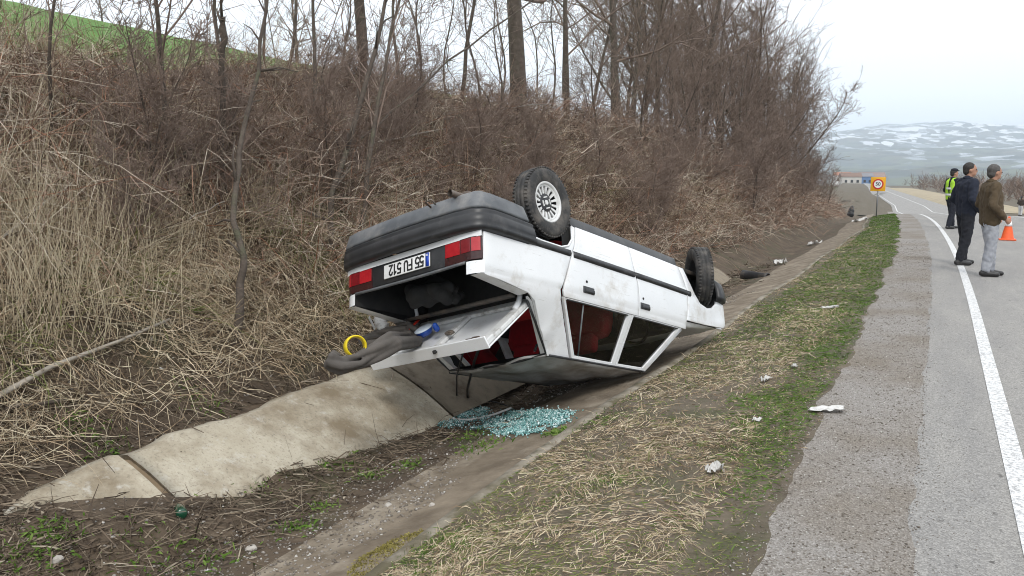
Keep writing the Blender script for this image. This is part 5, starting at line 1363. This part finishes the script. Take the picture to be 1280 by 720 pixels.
# broken back window glass
MT['aqua'] = tint_mat('aqua_glass_crumbs', [(0, (.025, .085, .085)), (.4, (.12, .33, .32)), (.8, (.34, .60, .585)), (1, (.85, .95, .95))], .12, spec=.8)  # darkest crumbs paint the gaps of the heap, near-white ones its sparkles
def glass_heap():
    poly = [hit(u, v) for u, v in ((518, 521), (545, 514), (600, 510), (660, 514), (716, 517), (706, 530), (672, 543), (625, 546), (606, 536), (560, 531))]
    c = sum(poly, Vector()) / len(poly); tri = [(c, poly[i], poly[(i + 1) % len(poly)]) for i in range(len(poly))]
    ar = np.array([abs((b - a).to_2d().cross((d - a).to_2d())) if hasattr(Vector((0, 0)), 'cross') else 1 for a, b, d in tri]); ar /= ar.sum()
    n = 12500; k = RNG.choice(len(tri), n, p=ar); u, v = RNG.random(n), RNG.random(n); fl = u + v > 1; u[fl], v[fl] = 1 - u[fl], 1 - v[fl]
    a_ = np.array([t[0][:2] for t in tri])[k]; b_ = np.array([t[1][:2] for t in tri])[k]; d_ = np.array([t[2][:2] for t in tri])[k]
    xy = a_ + (b_ - a_) * u[:, None] + (d_ - a_) * v[:, None] + RNG.normal(size=(n, 2)) * np.where(RNG.random((n, 1)) < .2, .06, .018)
    dens = fbm(xy[:, 0] * 7, xy[:, 1] * 7, 141) + .5; kp = RNG.random(n) < np.clip((dens - .32) * 3.2, .06, 1); xy = xy[kp]; n = len(xy)
    s = RNG.uniform(.0035, .0075, n)
    O = np.array([[x, y, z] for x in (-1, 1) for y in (-1, 1) for z in (-1, 1)], float)
    V = O[None] * (s[:, None, None] * RNG.uniform(.5, 1.1, (n, 1, 3))) + RNG.normal(size=(n, 8, 3)) * (s * .15)[:, None, None]
    q = RNG.normal(size=(n, 4)); q /= np.linalg.norm(q, axis=1, keepdims=True); w, x, y, z = q.T
    R3 = np.stack([1 - 2 * (y * y + z * z), 2 * (x * y - z * w), 2 * (x * z + y * w), 2 * (x * y + z * w), 1 - 2 * (x * x + z * z), 2 * (y * z - x * w), 2 * (x * z - y * w), 2 * (y * z + x * w), 1 - 2 * (x * x + y * y)], -1).reshape(n, 3, 3)
    V = np.einsum('nij,nkj->nki', R3, V) + np.concatenate([xy, (h(xy[:, 0], xy[:, 1]) + .004 + .018 * RNG.random(n))[:, None]], 1)[:, None]
    f = np.array([[0, 1, 3, 2], [4, 6, 7, 5], [0, 4, 5, 1], [2, 3, 7, 6], [0, 2, 6, 4], [1, 5, 7, 3]])
    F = (np.arange(n)[:, None, None] * 8 + f[None]).reshape(-1, 4)
    o = obj('broken_glass', fast_mesh('broken_glass', V.reshape(-1, 3), F, np.repeat(RNG.random(n) ** .6, 8), False), MT['aqua']); tag(o, 'heap of turquoise broken window glass in the ditch below the boot', 'glass', kind='stuff')
glass_heap()
def ground_curve(name, px, rad, mat, label, cat, lift=.02):
    pts = [hit(u, v) + Vector((0, 0, lift)) for u, v in px]
    Q = []
    for i in range(len(pts) - 1):
        for f in (0, .25, .5, .75):
            p0, p1, p2, p3 = pts[max(i - 1, 0)], pts[i], pts[i + 1], pts[min(i + 2, len(pts) - 1)]
            Q.append(.5 * ((2 * p1) + (p2 - p0) * f + (2 * p0 - 5 * p1 + 4 * p2 - p3) * f * f + (3 * p1 - p0 - 3 * p2 + p3) * f ** 3))
    Q.append(pts[-1])
    return tag(center(MB().tube(Q, rad, 7).build(name, mat)), label, cat)
ground_curve('trim_strip', [(556, 526), (585, 528), (615, 522), (639, 513)], .010, MT['paint_in'], 'pale bent trim strip lying across the broken glass', 'trim', .025)
ground_curve('seal_loop', [(540, 533), (562, 519), (580, 506), (596, 503), (620, 506), (638, 512)], .007, MT['black_plastic'], 'black rubber window seal looped around the broken glass', 'seal', .025)
sa, sb = CAR_M @ lid(.35, .35, -.01), hit(585, 503)
o = MB().tube([sa, sa.lerp(sb, .4) + Vector((-.03, 0, .02)), sa.lerp(sb, .75) + Vector((-.05, 0, -.03)), sb], .012, 7).build('hanging_strap', MT['black_plastic']); tag(center(o), 'black strap hanging from the boot lid down to the glass', 'strap')
sa, sb = CAR_M @ lid(.45, .22, -.01), hit(571, 500)
o = MB().tube([sa, sa.lerp(sb, .5) + Vector((-.05, 0, -.04)), sb], .008, 7).build('hanging_cable', MT['black_plastic']); tag(center(o), 'thin black cable hanging from the boot lid over the concrete wall', 'cable')

# ------------------------------------------------------------------ rubbish, stones, bottle
def crumple(name, u, v, sx, sy, hz, mat, label, cat, rz=0.0, seed=0, n=14):
    c = hit(u, v); rg = np.random.default_rng(seed); V = []
    for i in range(n):
        for j in range(n):
            a = (i / (n - 1) - .5); b = (j / (n - 1) - .5)
            rr = 1 - .25 * float(vn(i * .7 + seed, j * .7, 151))
            x, y = a * sx * rr, b * sy * rr
            X = c.x + x * math.cos(rz) - y * math.sin(rz); Y = c.y + x * math.sin(rz) + y * math.cos(rz)
            V.append((X, Y, float(h(X, Y)) + .012 + hz * (float(vn(i * .55, j * .55, 153 + seed)) ** 1.5 + .25 * float(vn(i * 1.3, j * 1.3, 157 + seed)))))
    F = [(i * n + j, (i + 1) * n + j, (i + 1) * n + j + 1, i * n + j + 1) for i in range(n - 1) for j in range(n - 1)]
    o = obj(name, mesh_from(name, V, F, False), mat); s_ = o.modifiers.new('solidify', 'SOLIDIFY'); s_.thickness = .002
    return tag(center(o), label, cat)
crumple('paper_scrap', 1033, 515, .26, .11, .025, MT['paper'], 'torn white paper lying where the gravel meets the grass', 'paper', .25, 1)
crumple('plastic_cup', 893, 591, .10, .09, .05, MT['bag'], 'crushed white plastic cup in the dry grass of the verge', 'cup', .4, 2)
crumple('plastic_scrap', 957, 477, .09, .07, .035, MT['bag'], 'crumpled pale plastic wrapper on the verge below the front wheel', 'wrapper', .9, 3)
crumple('paper_scrap', 946, 528, .06, .05, .02, MT['paper'], 'small white paper scrap on bare soil of the verge', 'paper', .1, 4)
crumple('plastic_scrap', 993, 461, .09, .05, .03, MT['bag'], 'small pale wrapper on the verge beside the green grass', 'wrapper', 1.9, 5)
crumple('plastic_scrap', 975, 331, .35, .2, .12, MT['bag'], 'white plastic rubbish in the ditch beside the culvert pipe', 'rubbish', .9, 6)
crumple('plastic_scrap', 1018, 306, .45, .25, .12, MT['bag'], 'white plastic sheet in the ditch beyond the culvert pipe', 'rubbish', .3, 7)
crumple('plastic_scrap', 1075, 277, .7, .4, .15, MT['bag'], 'white rubbish beside the black sack at the end of the ditch', 'rubbish', .3, 8)
crumple('plastic_scrap', 1037, 387, .22, .10, .04, MT['paper'], 'flat pale scrap on the green grass of the verge', 'rubbish', .3, 9)
def rock(u, v, s, label, seed, flat=.6):
    rg = np.random.default_rng(seed); bm = bmesh.new(); bmesh.ops.create_icosphere(bm, subdivisions=2, radius=s)
    for v_ in bm.verts:
        n_ = v_.co.normalized(); k = 1 + .5 * (float(vn(n_.x * 2 + 5 + seed, n_.y * 2 + n_.z * 3 + 9, seed)) - .5); v_.co = v_.co * k; v_.co.z *= flat
    me = bpy.data.meshes.new('rock'); bm.to_mesh(me); bm.free()
    o = obj('rock', me, MT['rockm']); o.location = hit(u, v) + Vector((0, 0, s * .2)); o.rotation_euler = (.2, .1, seed)
    return tag(o, label, 'rock')
MT['rockm'] = pmat('pale_rock', (.42, .39, .35), (.30, .27, .24), 20, .9, bmp=.6, bscale=50)
rock(315, 687, .032, 'pale angular rock on the edge of the ditch slab', 3); rock(72, 701, .032, 'pale rock half buried in the ditch mud', 4); rock(485, 632, .022, 'small dark stone on the ditch slab', 5)
rock(540, 632, .018, 'tiny pale stone on the ditch slab', 6)
MT['bottle'] = pmat('dark_green_bottle', (.008, .06, .03), (.006, .05, .025), 10, .15, spec=.7)
p_ = hit(228, 650); d_ = Vector((0, 0, CAM_H)) - p_; d_.z = 0; d_.normalize()
o = MB().lathe([(0, 0), (.026, .0), (.030, .006), (.032, .016), (.032, .11), (.026, .14), (.013, .165), (.013, .20), (.011, .20), (0, .20)], 22, Matrix.Translation(p_ + Vector((0, 0, .035))) @ (-d_ + Vector((-.2, 0, -.12))).to_track_quat('Z', 'Y').to_matrix().to_4x4()).build('bottle', MT['bottle'])
tag(center(o), 'dark green plastic bottle lying in the ditch below the concrete wall', 'bottle')
# culvert pipe and sack further along the ditch
p_ = hit(950, 347); MT['pipe'] = pmat('black_pipe', (.012, .013, .015), (.02, .02, .022), 10, .5, dirt=((.10, .085, .07), 6, .5, .7))
o = MB().lathe([(.11, -.55), (.11, 0), (.125, .0), (.125, .04), (.10, .04), (.10, -.55)], 28, Matrix.Translation(p_ + Vector((.10, .1, -.03))) @ Vector((.93, -.36, -.05)).to_track_quat('Z', 'Y').to_matrix().to_4x4()).build('culvert_pipe', MT['pipe'])
tag(center(o), 'black culvert pipe mouth in the ditch beyond the front wheel', 'pipe')
p_ = hit(1063, 271)
o = blob('rubbish_sack', [[(tuple(p_ + Vector((0, 0, .25))), .32), (tuple(p_ + Vector((.05, 0, .75))), .24), (tuple(p_ + Vector((.1, 0, 1.0))), .1)]], [], MT['pipe'], None, .04, 2, .15, .3)
tag(center(o), 'black rubbish sack standing at the far end of the ditch', 'sack')
# moss on the ditch slab
MT['moss'] = tint_mat('olive_moss', [(0, (.13, .11, .03)), (.6, (.22, .185, .05)), (1, (.30, .26, .09))])
def moss():
    poly = [hit(u, v) for u, v in ((436, 718), (450, 698), (478, 683), (505, 669), (530, 663), (534, 670), (510, 688), (480, 712), (462, 728))]
    a = np.array([p[:2] for p in poly]); n = 6500; k = RNG.integers(1, len(a) - 1, n); u, v = RNG.random(n), RNG.random(n); f = u + v > 1; u[f], v[f] = 1 - u[f], 1 - v[f]
    xy = a[0] + (a[k] - a[0]) * u[:, None] + (a[k + 1] - a[0]) * v[:, None] + RNG.normal(size=(n, 2)) * .012
    kp = RNG.random(n) < np.clip((fbm(xy[:, 0] * 9, xy[:, 1] * 9, 161) + .22) * 3, .03, 1); xy = xy[kp]; n = len(xy)
    base = np.concatenate([xy, (h(xy[:, 0], xy[:, 1]) - .002)[:, None]], 1); d = unit(np.concatenate([RNG.normal(size=(n, 2)) * .8, np.full((n, 1), .5)], 1))
    P = polyline(base, d, RNG.uniform(.006, .016, n), 3, np.full(n, .2), np.full(n, .1))
    V, F = strands(P, RNG.uniform(.0025, .005, n)[:, None] * np.array([1, 1, .3])[None], 2)
    stuff('moss', V, F, np.repeat(RNG.random(n), 6), MT['moss'], 'yellow-olive moss growing on the ditch slab', 'moss')
moss()

# ------------------------------------------------------------------ the air
HAZE = 2.5e-4
hz = MB().box((0, 0, 195), (19000, 19000, 530)).build('haze', None, smooth=False); tag(hz, 'thin winter haze over the valley', 'haze', kind='stuff')
m = bpy.data.materials.new('haze_air'); m.use_nodes = True; nt = m.node_tree; nt.nodes.clear()
mo = nt.nodes.new('ShaderNodeOutputMaterial'); pv = nt.nodes.new('ShaderNodeVolumePrincipled')
pv.inputs['Color'].default_value = (.80, .90, 1.0, 1); pv.inputs['Density'].default_value = HAZE; pv.inputs['Anisotropy'].default_value = .2
nt.links.new(pv.outputs[0], mo.inputs['Volume']); hz.data.materials.append(m)
